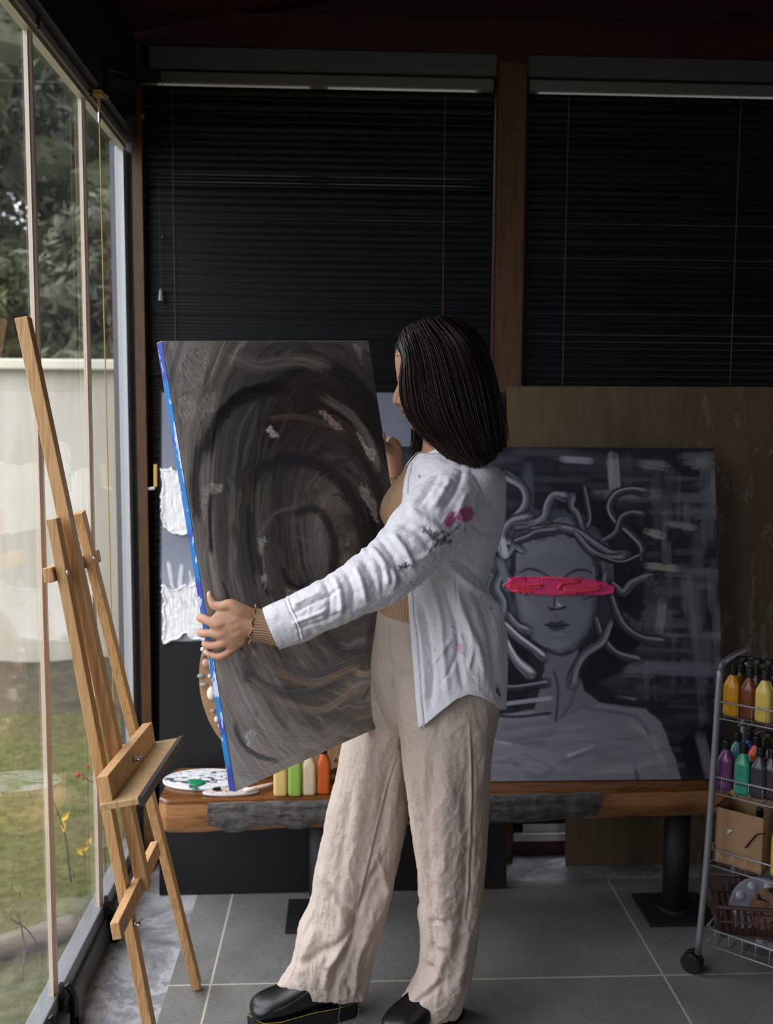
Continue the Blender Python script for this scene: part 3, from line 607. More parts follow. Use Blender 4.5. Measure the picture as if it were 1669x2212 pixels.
# background brushwork
r2 = np.random.default_rng(5)
for i in range(150):
    xx = r2.uniform(1330, 1560); yy = r2.uniform(980, 1480); v = r2.uniform(0, 1) * np.interp(xx, [1330, 1540], [.6, 1]); cc = (40+62*v, 41+62*v, 47+62*v)
    if r2.random() < .55: SK([(xx, yy), (xx+r2.uniform(-4,4), yy+r2.uniform(40,130))], r2.uniform(6,18), cc, .55, .6, .35)
    else: SK([(xx-40, yy), (xx+r2.uniform(20,70), yy+r2.uniform(-3,3))], r2.uniform(5,16), cc, .55, .6, .35)
for i in range(46):
    xx = r2.uniform(850, 1400); yy = r2.uniform(975, 1110); v = r2.uniform(0, .6); SK([(xx-80, yy), (xx+60, yy+3)], r2.uniform(6,14), (34+50*v, 35+50*v, 42+52*v), .5, .6, .35)
for i in range(40):
    xx = r2.uniform(1290, 1560); yy = r2.uniform(1380, 1640); v = r2.uniform(0, .9); SK([(xx-70, yy), (xx+60, yy+3)], r2.uniform(5,12), (26+60*v, 27+62*v, 33+68*v), .5, .6, .35)
SK([(1140,1010),(1142,1200)], 16, (66,69,80), .7, .6); SK([(1322,988),(1328,1060)], 15, (122,124,130), .95, .3, .4)
SK([(1215,992),(1275,996)], 10, (128,129,136), .8, .6); SK([(1280,1070),(1420,1066)], 14, (96,98,106), .8, .5)
for a in ((1440,1130,1500,1140,9,(118,118,120)), (1395,1222,1462,1230,9,(140,138,132)), (1398,1148,1428,1156,11,(148,146,140)), (1385,1002,1440,1006,12,(118,117,120)), (1500,1000,1530,1003,16,(112,110,108))): SK([(a[0],a[1]),(a[2],a[3])], a[4], np.array(a[5])*.88, .85, .45, .6, ht=.0015, rag=.45)
SK([(1495,1330),(1520,1560)], 15, (90,90,96), .5, .8, .5, rag=.3); SK([(1350,1440),(1540,1447)], 20, (98,101,112), .75, .6); SK([(1430,1300),(1425,1360)], 14, (118,120,128), .7, .6)
SK([(1510,1590),(1530,1672)], 16, (96,96,104), .85, .4); SK([(1330,1505),(1372,1512)], 5, (150,148,142), .9, .3)
SK([(1290,1600),(1560,1500)], 20, (24,24,29), .6, .7); SK([(1250,1470),(1350,1520),(1450,1530)], 22, (22,23,28), .9, .6)
pt.blob([(1180,1030),(1300,1060),(1400,1130),(1400,1300),(1340,1330),(1290,1280),(1200,1160)], (20,21,25), .8, 20, 14); pt.blob([(1300,1330),(1400,1380),(1340,1460),(1220,1520),(1250,1440)], (16,17,21), .95, 12, 10)
pt.blob([(1085,1360),(1140,1400),(1170,1470),(1120,1540),(1040,1500),(1050,1380)], (17,18,22), .95, 8, 6); pt.blob([(1270,1170),(1330,1190),(1400,1310),(1380,1350),(1290,1280)], (19,20,24), .9, 10, 8)
# shoulders, neck, face
pt.blob([(850,1700),(860,1590),(960,1560),(1060,1545),(1200,1520),(1238,1500),(1262,1510),(1330,1520),(1395,1530),(1430,1560),(1462,1640),(1478,1700)], (104,104,112), 1, 6, 3, 0, .12)
pt.blob([(1180,1400),(1250,1390),(1252,1450),(1264,1490),(1300,1520),(1200,1560),(1150,1540),(1165,1480)], (88,88,96), 1, 5, 3)
SK([(1010,1598),(1060,1590),(1180,1610)], 12, (70,72,80), .6, .8); SK([(1100,1640),(1160,1680),(1210,1650),(1290,1610)], 9, (82,84,93), .7, .7); SK([(1225,1632),(1282,1612)], 5, (164,166,176), .9, .5)
SK([(1062,1600),(1102,1606)], 5, (158,160,170), .9, .6); SK([(1360,1560),(1410,1600),(1438,1668)], 10, (120,119,124), .8, .7); SK([(1370,1650),(1378,1690)], 5, (50,50,57), .9, .4); SK([(1265,1530),(1370,1548),(1405,1590)], 7, (66,67,76), .6, .7)
SK([(1300,1540),(1200,1560),(1080,1565)], 16, (92,93,101), .6, .8); SK([(1130,1630),(1190,1655)], 5, (60,62,70), .7, .6); SK([(1200,1560),(1205,1490),(1196,1450)], 4, (46,47,53), .8, .5); SK([(1210,1555),(1240,1500),(1232,1450)], 6, (58,60,67), .5, .6); SK([(1060,1545),(1120,1548),(1190,1540)], 4, (30,31,36), .9, .4); SK([(1055,1525),(1110,1518),(1190,1508)], 6, (130,132,142), .8, .5)
pt.blob([(1108,1235),(1112,1190),(1130,1165),(1165,1150),(1205,1150),(1240,1165),(1275,1190),(1288,1235),(1290,1290),(1286,1330),(1270,1370),(1242,1400),(1215,1412),(1190,1410),(1150,1385),(1120,1340),(1110,1290)], (90,93,103), 1, 5, 1.5, 0, .06)
for p_, w, c_, o_ in (([(1130,1200),(1180,1180),(1240,1190)], 26, (100,103,113), .6), ([(1285,1290),(1278,1345),(1250,1390),(1215,1408)], 13, (56,58,66), .7), ([(1112,1290),(1125,1340),(1155,1380)], 9, (62,64,72), .6), ([(1130,1300),(1150,1330)], 22, (101,104,115), .7), ([(1240,1310),(1250,1340)], 22, (98,101,111), .6), ([(1200,1285),(1205,1320)], 9, (108,111,122), .7), ([(1195,1390),(1225,1392)], 16, (106,108,118), .6)): SK(p_, w, c_, o_, .9, .12)
SK([(1112,1240),(1111,1200),(1128,1168),(1170,1150)], 4, (38,40,46), .9, .5); SK([(1120,1238),(1140,1229),(1162,1233),(1186,1246)], [2,4,4,2], (40,42,48), .9, .5); SK([(1218,1247),(1240,1233),(1265,1232),(1280,1240)], [2,4,4,2], (40,42,48), .9, .5)
SK([(1198,1290),(1196,1312)], 4, (36,38,44), .8, .7); SK([(1184,1311),(1190,1316),(1204,1316),(1216,1313),(1224,1310)], [3,4,3,4,2], (32,33,39), .9, .5); SK([(1204,1304),(1210,1309)], 3, (150,152,160), .9, .5); SK([(1200,1326),(1202,1338)], 3, (62,64,72), .6, .7)
pt.blob([(1174,1350),(1190,1340),(1202,1342),(1214,1339),(1232,1350),(1216,1362),(1200,1366),(1186,1360)], (52,55,64), 1, 3, 1); SK([(1176,1350),(1200,1352),(1230,1350)], 2, (22,23,28), 1, .5); SK([(1190,1369),(1204,1371),(1218,1368)], 3, (120,123,132), .5, .8)
SK([(1120,1345),(1150,1385),(1190,1410),(1225,1413),(1262,1385),(1286,1340)], 3, (32,33,39), .8, .6); SK([(1180,1402),(1210,1414),(1238,1406)], 6, (40,42,49), .8, .6)
# mass of coiled hair behind the crown
pt.blob([(1092,1240),(1070,1190),(1085,1130),(1140,1100),(1200,1096),(1262,1112),(1312,1165),(1330,1210),(1292,1225),(1276,1190),(1240,1162),(1180,1147),(1130,1163),(1110,1198)], (58,61,70), .9, 8, 8)
pt.blob([(1062,1200),(1105,1200),(1108,1290),(1122,1345),(1090,1370),(1060,1330),(1052,1270)], (60,64,75), .9, 8, 8); pt.blob([(1290,1240),(1330,1250),(1340,1330),(1300,1380),(1285,1330)], (44,46,54), .8, 8, 8)
for i in range(46):
    a_ = r2.uniform(-2.9, -.2); rr0 = r2.uniform(82, 122); cx_, cy_ = 1198, 1240; v = r2.uniform(36, 104); SK([(cx_+rr0*1.05*math.cos(a_+t_*.5), cy_+rr0*math.sin(a_+t_*.5)+8*math.sin(7*t_+i)) for t_ in (0,.33,.66,1)], r2.uniform(3,7), (v, v+3, v+11), .8, .6, .4)
for i in range(26):
    xx = r2.uniform(1058, 1104); yy = r2.uniform(1200, 1340); v = r2.uniform(40, 110); SK([(xx, yy), (xx-8, yy+22), (xx+6, yy+48)], r2.uniform(3,7), (v, v+3, v+11), .75, .6, .4)
for i in range(60):
    xx = r2.uniform(1060, 1440); yy = r2.uniform(1560, 1672); v = r2.uniform(74, 122); SK([(xx-50, yy+8), (xx, yy), (xx+50, yy+r2.uniform(-6,14))], r2.uniform(5,14), (v, v, v+8), .35, .8, .3)
pt.blob([(1462,1600),(1530,1560),(1560,1600),(1560,1680),(1484,1680)], (20,20,25), .9, 6, 5); SK([(1512,1590),(1532,1674)], 14, (92,92,100), .85, .5)
# snakes: dark body, lit ridge
def snake(pts, w=11, c=(88,91,101), hl=(128,130,138), dk=(18,19,23), head=1.35, side=-1):
    p = np.asarray(pts, float); w = w*1.18; W = np.full(len(p), float(w)); W[0] *= .7; W[-2] = w*.9; W[-1] = w*head
    SK(p, W*1.35, dk, .9, .3, .1); SK(p, W, c, 1, .45, .35)
    d = np.gradient(p, axis=0); nn = np.stack([-d[:,1], d[:,0]], 1); nn /= np.linalg.norm(nn, axis=1)[:, None]+1e-9
    SK(p + side*nn*w*.35, np.maximum(2, W*.34), hl, .7, .8, .4); SK(p - side*nn*w*.5, np.maximum(2, W*.35), dk, .6, .8, .2)
snake([(1130,1190),(1085,1165),(1062,1190),(1075,1150),(1120,1110),(1136,1080),(1126,1050),(1092,1028)], 9)
snake([(1110,1140),(1150,1132),(1175,1118),(1182,1090),(1196,1070),(1222,1074)], 9); snake([(1260,1150),(1246,1110),(1234,1095),(1235,1072)], 7, side=1)
snake([(1150,1145),(1200,1140),(1245,1150),(1290,1180),(1320,1196),(1352,1200)], 9, (84,87,97)); snake([(1240,1150),(1275,1190),(1310,1205),(1345,1206)], 8, (78,81,90))
snake([(1385,1210),(1386,1180),(1360,1150),(1328,1122),(1316,1094),(1330,1068),(1360,1058),(1392,1062)], 8, (62,64,72), (140,142,150)); snake([(1300,1170),(1330,1150),(1342,1118),(1365,1108),(1386,1112)], 7, (70,72,80))
snake([(1108,1180),(1090,1200),(1080,1170),(1100,1130),(1140,1118)], 9); snake([(1112,1170),(1140,1160),(1160,1150),(1200,1145)], 8, (60,63,72)); snake([(1260,1050),(1268,1090),(1272,1120),(1266,1135)], 6, (60,62,70))
snake([(1320,1260),(1345,1280),(1362,1262),(1385,1250),(1402,1246)], 9, (84,88,100)); snake([(1316,1275),(1330,1320),(1350,1355),(1385,1378),(1430,1386)], 8, (66,69,79)); snake([(1285,1335),(1300,1375),(1330,1410),(1378,1425)], 8, (62,64,73))
snake([(1318,1345),(1300,1385),(1265,1410),(1245,1440),(1236,1475)], 9, (88,91,101)); snake([(1060,1330),(1090,1350),(1120,1378),(1150,1400),(1172,1418)], 9, (92,95,106), (180,182,190)); snake([(1068,1290),(1090,1320),(1115,1350),(1138,1362)], 8)
snake([(1075,1350),(1110,1420),(1145,1455)], 10, (110,113,122), (176,178,186)); snake([(1050,1470),(1100,1485),(1150,1480),(1180,1475)], 7, (48,50,58)); snake([(1080,1240),(1070,1270),(1085,1300),(1080,1330)], 11, (74,78,90)); snake([(1290,1200),(1340,1215),(1382,1200)], 5, (40,42,48), (140,142,148))
snake([(1262,1290),(1300,1270),(1310,1240)], 7, (74,78,88)); SK([(1078,1210),(1095,1260)], 10, (96,100,112), .8, .6); SK([(1084,1160),(1092,1200)], 8, (170,170,176), .7, .5)
# pink band
pt.blob([(1083,1265),(1108,1246),(1150,1244),(1200,1245),(1255,1247),(1300,1255),(1328,1268),(1326,1280),(1308,1288),(1260,1286),(1190,1288),(1130,1284),(1100,1276)], (186,52,98), 1, 2, 4.5, .0035, .25, 0, .12)
for a in (([(1096,1262),(1130,1268),(1170,1266)], 5, (218,58,72)), ([(1100,1252),(1135,1250)], 4, (226,40,92)), ([(1170,1252),(1180,1248),(1240,1252)], 3, (222,66,84)), ([(1205,1275),(1215,1262),(1250,1256)], 3, (230,52,70)), ([(1215,1272),(1260,1274),(1298,1268)], 7, (212,60,78)), ([(1110,1276),(1150,1280)], 3, (226,60,70)), ([(1210,1281),(1245,1280)], 3, (214,48,70))): SK(*a, 1, .3, .3, ht=.007)
cm.front('painted_face', pt, M['art'], q); cm.frame('stretched_canvas', plain('raw_canvas_edge', (140,138,132), .8), q, .02)

# ---- oval wooden board set with pebbles and shells
q = thing('oval_pebble_board', P(640, 1680, 2.70), 'round flat wooden board set with pebbles and shells leaning behind the paint bottles', 'board')
pc = P(640, 1680, 2.66); pc[2] = BZ+.003; uU = np.array([1., 0, 0]); vV = _n(np.array([0, .10, 1.0])); nn_ = np.cross(uU, vV); A_, B_ = .286, .30; cc_ = pc + vV*B_
def ov(k): return cc_ + uU*A_*math.cos(k) + vV*B_*math.sin(k)
MB().prism([ov(2*math.pi*k/72) for k in range(72)], -nn_ if np.dot(nn_, CAM-cc_) > 0 else nn_, .008).build('wood_disc', wood('disc_wood', (170,134,102), (148,112,82), (8,8,1), rings=3), q, bevel=.002)
fn = nn_ if np.dot(nn_, CAM-cc_) > 0 else -nn_
for (sx, sy, a, b, c_) in ((438,1402,5,5,(226,222,214)),(441,1416,5,5,(120,110,98)),(446,1432,10,10,(190,150,128)),(434,1460,8,5,(150,152,152)),(454,1460,5,5,(220,215,205)),(440,1478,9,4,(160,162,160)),(457,1497,10,15,(236,230,218)),(460,1535,7,5,(150,146,140)),(468,1553,5,7,(232,228,220)),(475,1566,4,5,(232,228,220)),(722,1640,4,4,(110,120,80)),(700,1600,5,4,(200,190,170))):
    s_ = PPL(sx, sy, cc_ , fn); k = 2.66/2000; MB().ell(s_ + fn*.004, (a*k, b*k, min(a, b)*k*.7), (uU, vV, fn), 14, 8).build('pebble' if a < 9 or c_[2] > 210 else 'shell', plain('pebble_%d' % sx, c_, .5, var=.1), q, smooth=True)

# ---- palettes on the bench
def palette_mat(name, base, cols, sc=26, seed=0.0):
    t = NT(name); v = t.coord(loc=(seed, seed*2, 0)); c = L4(base)
    for i, (cl, th) in enumerate(cols):
        n = t.noise(t.coord((1, 1.4, 1), loc=(seed+i*3.7, i*1.9, 0)), sc * (1 + .23*i), 3, .6, .8); c = t.mix(t.ramp(n, [(th, (0,0,0)), (th+.012, (1,1,1))]), c, L4(cl))
    t.bsdf(c, .25, 0, .5, t.noise(v, 70, 4), .5, .002); return t.m
def palette(name, label, c, rx, ry, m, rz=0, hole=None, z=BZ, wells=0):
    q = thing(name, (c[0], c[1], z), label, 'palette'); mb = MB(); R_ = lambda a, f: (c[0] + math.cos(rz)*rx*f*math.cos(a) - math.sin(rz)*ry*f*math.sin(a), c[1] + math.sin(rz)*rx*f*math.cos(a) + math.cos(rz)*ry*f*math.sin(a))
    rg = []
    for f, h in ((1.0, .001), (1.0, .006), (.985, .008), (.965, .007), (.94, .005)): rg.append([(*R_(2*math.pi*k/64, f), z+h) for k in range(64)])
    mb.rings(rg).build('rim', plain(name+'_rim', (214,214,214), .25), q, smooth=True)
    g_ = MB(); N = 40; xs_ = [];
    for j in range(N+1):
        f = .95*j/N; rg = [(*R_(2*math.pi*k/96, f + 1e-4), z + .0062 + .004*max(0, fbm(math.cos(2*math.pi*k/96)*f*9, math.sin(2*math.pi*k/96)*f*9, rx*99)-.42)*(1 if f < .9 else 0)) for k in range(96)]; xs_.append(rg)
    g_.rings(xs_, cap=False).build('paint_layer', m, q, smooth=True)
    if hole is not None: MB().lathe([(.0, .0), (hole[2], .0), (hole[2], .0012)], (hole[0], hole[1], z+.0095), n=20).build('thumb_hole', M['black_plastic'], q)
    return q
pw = palette_mat('white_palette_paint', (222,222,226), (((90,92,98), .56), ((232,232,236), .58), ((52,52,60), .63), ((206,120,120), .66), ((236,236,240), .62), ((40,120,80), .69)), 22, 1.0)
c1 = PZ(440, 1683, BZ+.005)
palette('oval_palette', 'large white oval palette smeared with paint at the left end of the bench', c1, .118, .078, pw)
for gx, gy, rr in ((425,1690,.024),(412,1687,.012),(421,1703,.010)):
    g_ = PZ(gx, gy, BZ+.01); o = MB().lathe([(rr, 0), (rr*.9, .0015), (rr*.5, .0025), (.001, .003)], g_, n=20).build('paint_blob', plain('green_paint', (28,128,84), .3), bpy.data.objects['oval_palette'], smooth=True)
pw2 = palette_mat('small_palette_paint', (206,196,192), (((150,140,150), .55), ((214,160,120), .57), ((200,92,60), .68), ((226,222,222), .6), ((60,60,70), .68)), 30, 5.0)
c2 = PZ(498, 1712, BZ+.003)
palette('small_palette', 'small paint covered palette with a thumb hole lying in front of the large oval palette', c2, .078, .026, pw2, 0.05, (PZ(468, 1712, BZ)[0], PZ(468, 1712, BZ)[1], .012), BZ+.0008)
a = PZ(528, 1708, BZ+.016); b = PZ(600, 1690, BZ+.008)
tag(MB().tube([a, a*.7+b*.3, a*.3+b*.7, b], [.008, .0085, .0075, .004], 10, flat=.6).build('paint_tube', palette_mat('smeared_tube', (222,214,208), (((200,170,150), .6), ((180,150,170), .66)), 40, 2.0), smooth=True), 'squeezed paint tube smeared with pale paint between the palettes and the bottles', 'paint tube')

# ---- paint bottles
def sring(c, hx, hy, z, n=32, e=4.0, ax=(1,0), ):
    out = []
    for k in range(n):
        a = 2*math.pi*(k+.5)/n; ca, sa = math.cos(a), math.sin(a); r = (abs(ca)**e + abs(sa)**e)**(-1/e); u, v = hx*r*ca, hy*r*sa
        out.append((c[0] + ax[0]*u - ax[1]*v, c[1] + ax[1]*u + ax[0]*v, c[2] + z))
    return out
def bottle(name, label, c, w, d, h, col, rz=0, cap=True, group=None, pump=False, cat='bottle', band=False, lean=(0,0), rough=.35):
    q = thing(name, c, label, cat, group); ax = (math.cos(rz), math.sin(rz)); sh = h*.80
    prof = [(.86,.0),(.97,.004),(1,.010),(1,sh-.03),(.97,sh-.022),(.62,sh-.004),(.40,sh+.002),(.38,h*.84)]
    mb = MB(); mb.rings([sring(c, w/2*f, d/2*(f if f > .7 else max(f, .42*w/d)), z, e=(5 if f > .8 else 2.2), ax=ax) for f, z in prof])
    mb.build('body', plain('paint_'+name+'_%d%d%d' % col, col, rough, var=.04, vs=20), q, smooth=True)
    cr = w*.27
    MB().lathe([(cr*1.0, h*.825), (cr*1.02, h*.84), (cr*.98, h*.985), (cr*.9, h), (.001, h)], c, n=24).build('cap', M['black_plastic'], q, smooth=False)
    if pump:
        MB().lathe([(.006, h-.002), (.006, h+.010), (.014, h+.012), (.013, h+.022), (.001, h+.023)], c, n=14).tube(crom([np.array(c)+[0,0,h+.016], np.array(c)+[-.018*ax[0], -.018*ax[1], h+.020], np.array(c)+[-.034*ax[0], -.034*ax[1], h+.010]], 4), .0045, 8).build('pump_head', M['black_plastic'], q)
    if band:
        fy = -d/2 - .0004; s = lambda u, z: (c[0] + ax[0]*u - ax[1]*fy, c[1] + ax[1]*u + ax[0]*fy, c[2]+z)
        lm = MB()
        MB().prism([s(-w*.43, h*.19), s(w*.43, h*.19), s(w*.43, h*.215), s(-w*.43, h*.215)], (ax[1], -ax[0], 0), .0004).build('label_band', plain('band_ink', (38,38,42), .5), q)
        for kk in range(9): lm.prism([s(-w*.25, h*(.60-.026*kk)), s(w*(.10+.12*((kk*7)%3)), h*(.60-.026*kk)), s(w*(.10+.12*((kk*7)%3)), h*(.606-.026*kk)), s(-w*.25, h*(.606-.026*kk))], (ax[1], -ax[0], 0), .0003)
        lm.build('label_print', plain('label_ink', (38,38,42), .5), q)
    return q
hb = .155
for px, py, col, nm, lb in ((621,1722,(226,196,124),'paint_bottle','pale yellow paint bottle at the left of the row on the bench'), (637,1722,(150,186,84),'paint_bottle','light green paint bottle second in the row on the bench'), (668,1720,(216,198,164),'paint_bottle','cream paint bottle between the green and orange bottles on the bench'), (699,1718,(204,96,36),'paint_bottle','orange paint bottle with a black cap at the right of the row on the bench')):
    if px == 621: px = 606
    c = PZ(px, py, BZ+.001); c[1] += .02; c[0] = P(px, py, c[1])[0]; bottle(nm, lb, c, .0385, .034, .135 if px < 690 else .140, col, 0, group='paint bottles on the bench')
q = thing('wooden_block', PZ(722, 1705, BZ), 'small piece of wood beside the orange bottle on the bench', 'wood block'); c = PZ(725, 1708, BZ+.0); c[1] += .06
MB().bx(c[0]-.02, c[0]+.06, c[1]-.02, c[1]+.015, BZ+.001, BZ+.02).build('block', M['brown_wood'], q)
# window handle and yellow tab at the edge of the cloud canvas
c = P(322, 1055, 2.955); q = thing('window_handle', c, 'white window handle with a yellow tab between the blind and the cloud canvas', 'handle')
MB().bar(P(311,1057,2.955), P(336,1054,2.955), .012, .010, (0,0,1)).build('lever', M['white_frame'], q, bevel=.003); MB().bar(P(336,1052,2.95), P(336,1003,2.95), .006, .012, (1,0,0)).build('yellow_tab', plain('yellow_plastic', (206,170,84), .4), q, bevel=.002)

# ================================================================ EASEL
foot = np.array([-.378, 2.301, 0.0]); topx = np.array([-.655, 1.89, 1.67])
en = _n(np.array([1.67, 0, .277])); ep = np.array([-.378, 2.30, 0.0])      # plane of the frame: top rests against the glass
def E_(px, py, off=0.0): return PPL(px, py, ep + en*off, en)
ez = thing('wooden_easel', ep, 'pine studio easel leaning against the glass wall', 'easel')
def leg(name, a, b, w, t): return MB().bar(a, b, w, t, en).build(name, M['pine'], ez, bevel=.0015)
lt, lb_ = E_(115, 1120, .0), E_(310, 2150, .0); d = _n(lb_-lt); lb_ = lt + d*((lt[2]-.012)/-d[2]); leg('leg', lt, lb_, .030, .021)
rt, rb = E_(171, 1106, .0), E_(427, 2136, .0); d = _n(rb-rt); rb = rt + d*((rt[2]-.010)/-d[2]); leg('leg', rt, rb, .030, .021)
mt, mbm = E_(50, 687, .002), E_(312, 1918, .030); leg('mast', mt, mbm, .030, .026)
leg('crossbar', E_(104, 1243, -.022), E_(208, 1201, -.022), .030, .020)
leg('crossbar', E_(250, 2012, .021), E_(336, 1832, .021), .034, .018)
# ledge: upright strip and shelf with dark painted edge
la, lb2 = E_(226, 1705, .055), E_(322, 1584, .055); axl = _n(lb2-la); upl = _n(np.cross(en, axl)); upl = upl if upl[2] > 0 else -upl
MB().bar(la, lb2, .050, .022, en).build('ledge_strip', M['pine'], ez, bevel=.0015)
sa, sb = la + en*.026 - upl*.030, lb2 + en*.026 - upl*.030; sh = MB().bar(sa - axl*.012, sb + axl*.012, .012, .075, en).build('ledge_shelf', wood('ledge_wood_painty', (196,160,112), (150,122,92), (30,30,1.2), rings=4), ez, bevel=.001)
MB().bar(sa + en*.041 - axl*.014, sb + en*.041 + axl*.014, .018, .010, en).build('ledge_edge', plain('black_painted_edge', (44,44,48), .5, var=.5, vs=60), ez)
leg('ledge_block', E_(276, 1640, .028) - axl*.02, E_(276, 1640, .028) + axl*.025, .055, .03)
def wing(c, ax_):
    u, v = basis(ax_); mb = MB(); mb.lathe([(.006, 0), (.006, .004), (.003, .005), (.003, .012)], c, ax_, 10)
    for s_ in (-1, 1): mb.tube([c + ax_*.004, c + ax_*.007 + s_*u*.007, c + ax_*.014 + s_*u*.012], [.003, .0025, .002], 6)
    mb.build('wing_nut', M['metal'], ez, smooth=True)
wing(E_(290, 1640, .068), en); wing(E_(291, 1995, .012), en)
for a in ((202,1206),(176,1214),(145,1237)): MB().lathe([(.0055, 0), (.0055, .002), (.003, .004)], E_(*a, .013), en, 12).build('bolt_head', M['metal'], ez)
MB().lathe([(.004, 0), (.004, .001)], E_(182, 1308, .016), en, 10).build('drilled_hole', M['black_plastic'], ez)

# ================================================================ CART
fl = np.array([.955, 2.315, 0.0]); dr = _n(np.array([.75, -.66, 0])); db = _n(np.array([.66, .75, 0])); Lc, Dc = .44, .25
ct = thing('wire_cart', fl, 'grey metal rolling cart with wire shelves holding paint bottles', 'cart')
def cp(u, v, z): return fl + dr*u + db*v + np.array([0, 0, z])
def splay(z): return .03 * (z/.8)
for u, nm in ((0, 0), (Lc, 1)):
    s_ = 1 if u == 0 else -1; zt = .80
    pts = [cp(u - s_*.012, 0, .055), cp(u + s_*.0, .004, .3), cp(u + s_*.008, .01, .6), cp(u + s_*.012, .014, zt), cp(u+s_*.012, .024, zt+.028), cp(u+s_*.012, .055, zt+.045), cp(u+s_*.012, Dc-.055, zt+.045), cp(u+s_*.012, Dc-.024, zt+.028), cp(u + s_*.012, Dc-.014, zt), cp(u, Dc-.004, .3), cp(u - s_*.012, Dc, .055)]
    MB().tube(crom(pts, 5), .0085, 12).build('side_frame', M['cart_metal'], ct, smooth=True)
    for v in (0, Dc):
        c = cp(u - s_*.012, v, .028) - dr*.014; cs = MB(); cs.cyl(c + [0,0,0] - db*.0, c + db*.018, .027, 24).cyl(c - db*.018, c - db*.004, .027, 24); cs.bar(c+[0,0,.0], c + [0.008,0,.034], .02, .01, (0,1,0)); cs.build('caster', M['black_plastic'], ct, bevel=.002)
shz = [.085, .305, .502, .704]
shelf_z = {}
for k, z in enumerate(shz):
    mb = MB(); h = .045
    for zz in (z, z+h):
        mb.tube([cp(.004, .008, zz), cp(Lc-.004, .008, zz), cp(Lc-.004, Dc-.008, zz), cp(.004, Dc-.008, zz), cp(.004, .008, zz)], .0026 if zz > z else .0018, 6)
    for u in np.linspace(.03, Lc-.03, 12): mb.tube([cp(u, .008, z+h), cp(u, .008, z), cp(u, Dc-.008, z), cp(u, Dc-.008, z+h)], .0011, 5)
    for v in np.linspace(.04, Dc-.04, 5): mb.tube([cp(.004, v, z+h), cp(.004, v, z), cp(Lc-.004, v, z), cp(Lc-.004, v, z+h)], .0011, 5)
    mb.build('wire_shelf', M['cart_metal'], ct, smooth=True); shelf_z[k] = z + .003
rzc = math.atan2(dr[1], dr[0])
def on_shelf(k, px, v): 
    """point on shelf k, v metres behind its front edge, seen at column px"""
    z = shelf_z[k]
    best = min(((abs(proj(cp(u, v, z+.05))[0] - px), u) for u in np.linspace(.02, Lc-.02, 300))); return cp(best[1], v, z)
T3 = [(3, 1581, .052, (226,158,20), 'golden yellow paint bottle at the left of the top cart shelf', 0, 0), (3, 1617, .052, (112,52,22), 'brown paint bottle beside the golden one on the top cart shelf', 0, 0), (3, 1651, .052, (220,190,92), 'pale yellow paint bottle with grey smudges on the top cart shelf', 0, 0),
      (3, 1600, .13, (96,74,30), 'dark ochre paint bottle with a pump behind the golden one on the top cart shelf', 0, 1), (3, 1632, .13, (70,52,40), 'dark brown paint bottle with a pump in the back row of the top cart shelf', 0, 1), (3, 1657, .14, (60,66,30), 'olive paint bottle in the back row of the top cart shelf', 0, 1),
      (2, 1567, .052, (112,58,112), 'purple paint bottle at the left of the second cart shelf', 1, 0), (2, 1604, .050, (52,156,124), 'mint green paint bottle on the second cart shelf', 1, 0), (2, 1640, .052, (52,54,64), 'charcoal paint bottle beside the mint one on the second cart shelf', 1, 0), (2, 1665, .060, (64,40,56), 'dark plum paint bottle at the picture edge on the second cart shelf', 1, 0),
      (2, 1592, .135, (70,130,136), 'dusty teal paint bottle behind the mint one on the second cart shelf', 0, 0), (2, 1632, .135, (224,84,34), 'bright orange paint bottle behind the charcoal one on the second cart shelf', 0, 0), (2, 1618, .20, (30,66,140), 'blue paint bottle with a pump at the back of the second cart shelf', 0, 1), (2, 1657, .16, (28,34,60), 'navy paint bottle in the back row of the second cart shelf', 0, 1)]
for k, px, v, col, lb, band, pump in T3:
    bottle('paint_bottle', lb, on_shelf(k, px, v), .041, .038, .131 if not pump else .118, col, rzc, band=bool(band), pump=bool(pump), group='paint bottles on the cart', rough=.25)
# cardboard box
cb = plain('cardboard', (156,122,88), .8, var=.08, vs=12); c = on_shelf(1, 1608, .085); q = thing('cardboard_box', c, 'open brown cardboard box on the third cart shelf', 'box')
hw, hd, hh_ = .062, .055, .150
def bp(u, v, z): return c + dr*u + db*v + np.array([0, 0, z])
wl = MB(); th = .003
for (u0, v0, u1, v1) in ((-hw,-hd,hw,-hd), (hw,-hd,hw,hd), (hw,hd,-hw,hd), (-hw,hd,-hw,-hd)):
    a, b = bp(u0, v0, 0), bp(u1, v1, 0); nv = _n(np.cross(b-a, [0,0,1])); dip = .0
    wl.prism([a, b, b+[0,0,hh_], a+[0,0,hh_]], -nv, th)
wl.prism([bp(-hw,-hd,0), bp(hw,-hd,0), bp(hw,hd,0), bp(-hw,hd,0)], (0,0,1), th); wl.build('carton', cb, q)
MB().prism([bp(-hw,-hd,hh_), bp(-hw,hd,hh_), bp(-hw-.02,hd,hh_-.05), bp(-hw-.022,-hd,hh_-.06)], dr, .003).build('flap', cb, q); MB().prism([bp(-hw,hd,hh_), bp(hw,hd,hh_), bp(hw,hd+.008,hh_+.03), bp(-hw,hd+.008,hh_+.026)], db, .003).build('flap', cb, q)
t_ = [bp(-.030,-hd-.0035,.098), bp(-.014,-hd-.0035,.100), bp(-.031,-hd-.0035,.082), bp(-.027,-hd-.0035,.092)]; MB().prism(t_, -db, .0004).build('torn_mark', plain('white_tear', (200,200,200), .8), q)
tag(MB().tube(crom([bp(.075,-hd-.03,.125), bp(.055,-hd-.02,.115), bp(.040,-hd-.012,.095), bp(.022,-hd-.010,.065)]), .0045, 8, flat=.4).build('black_strap', M['black_plastic'], smooth=True), 'black strap hanging in front of the cardboard box on the cart', 'strap')
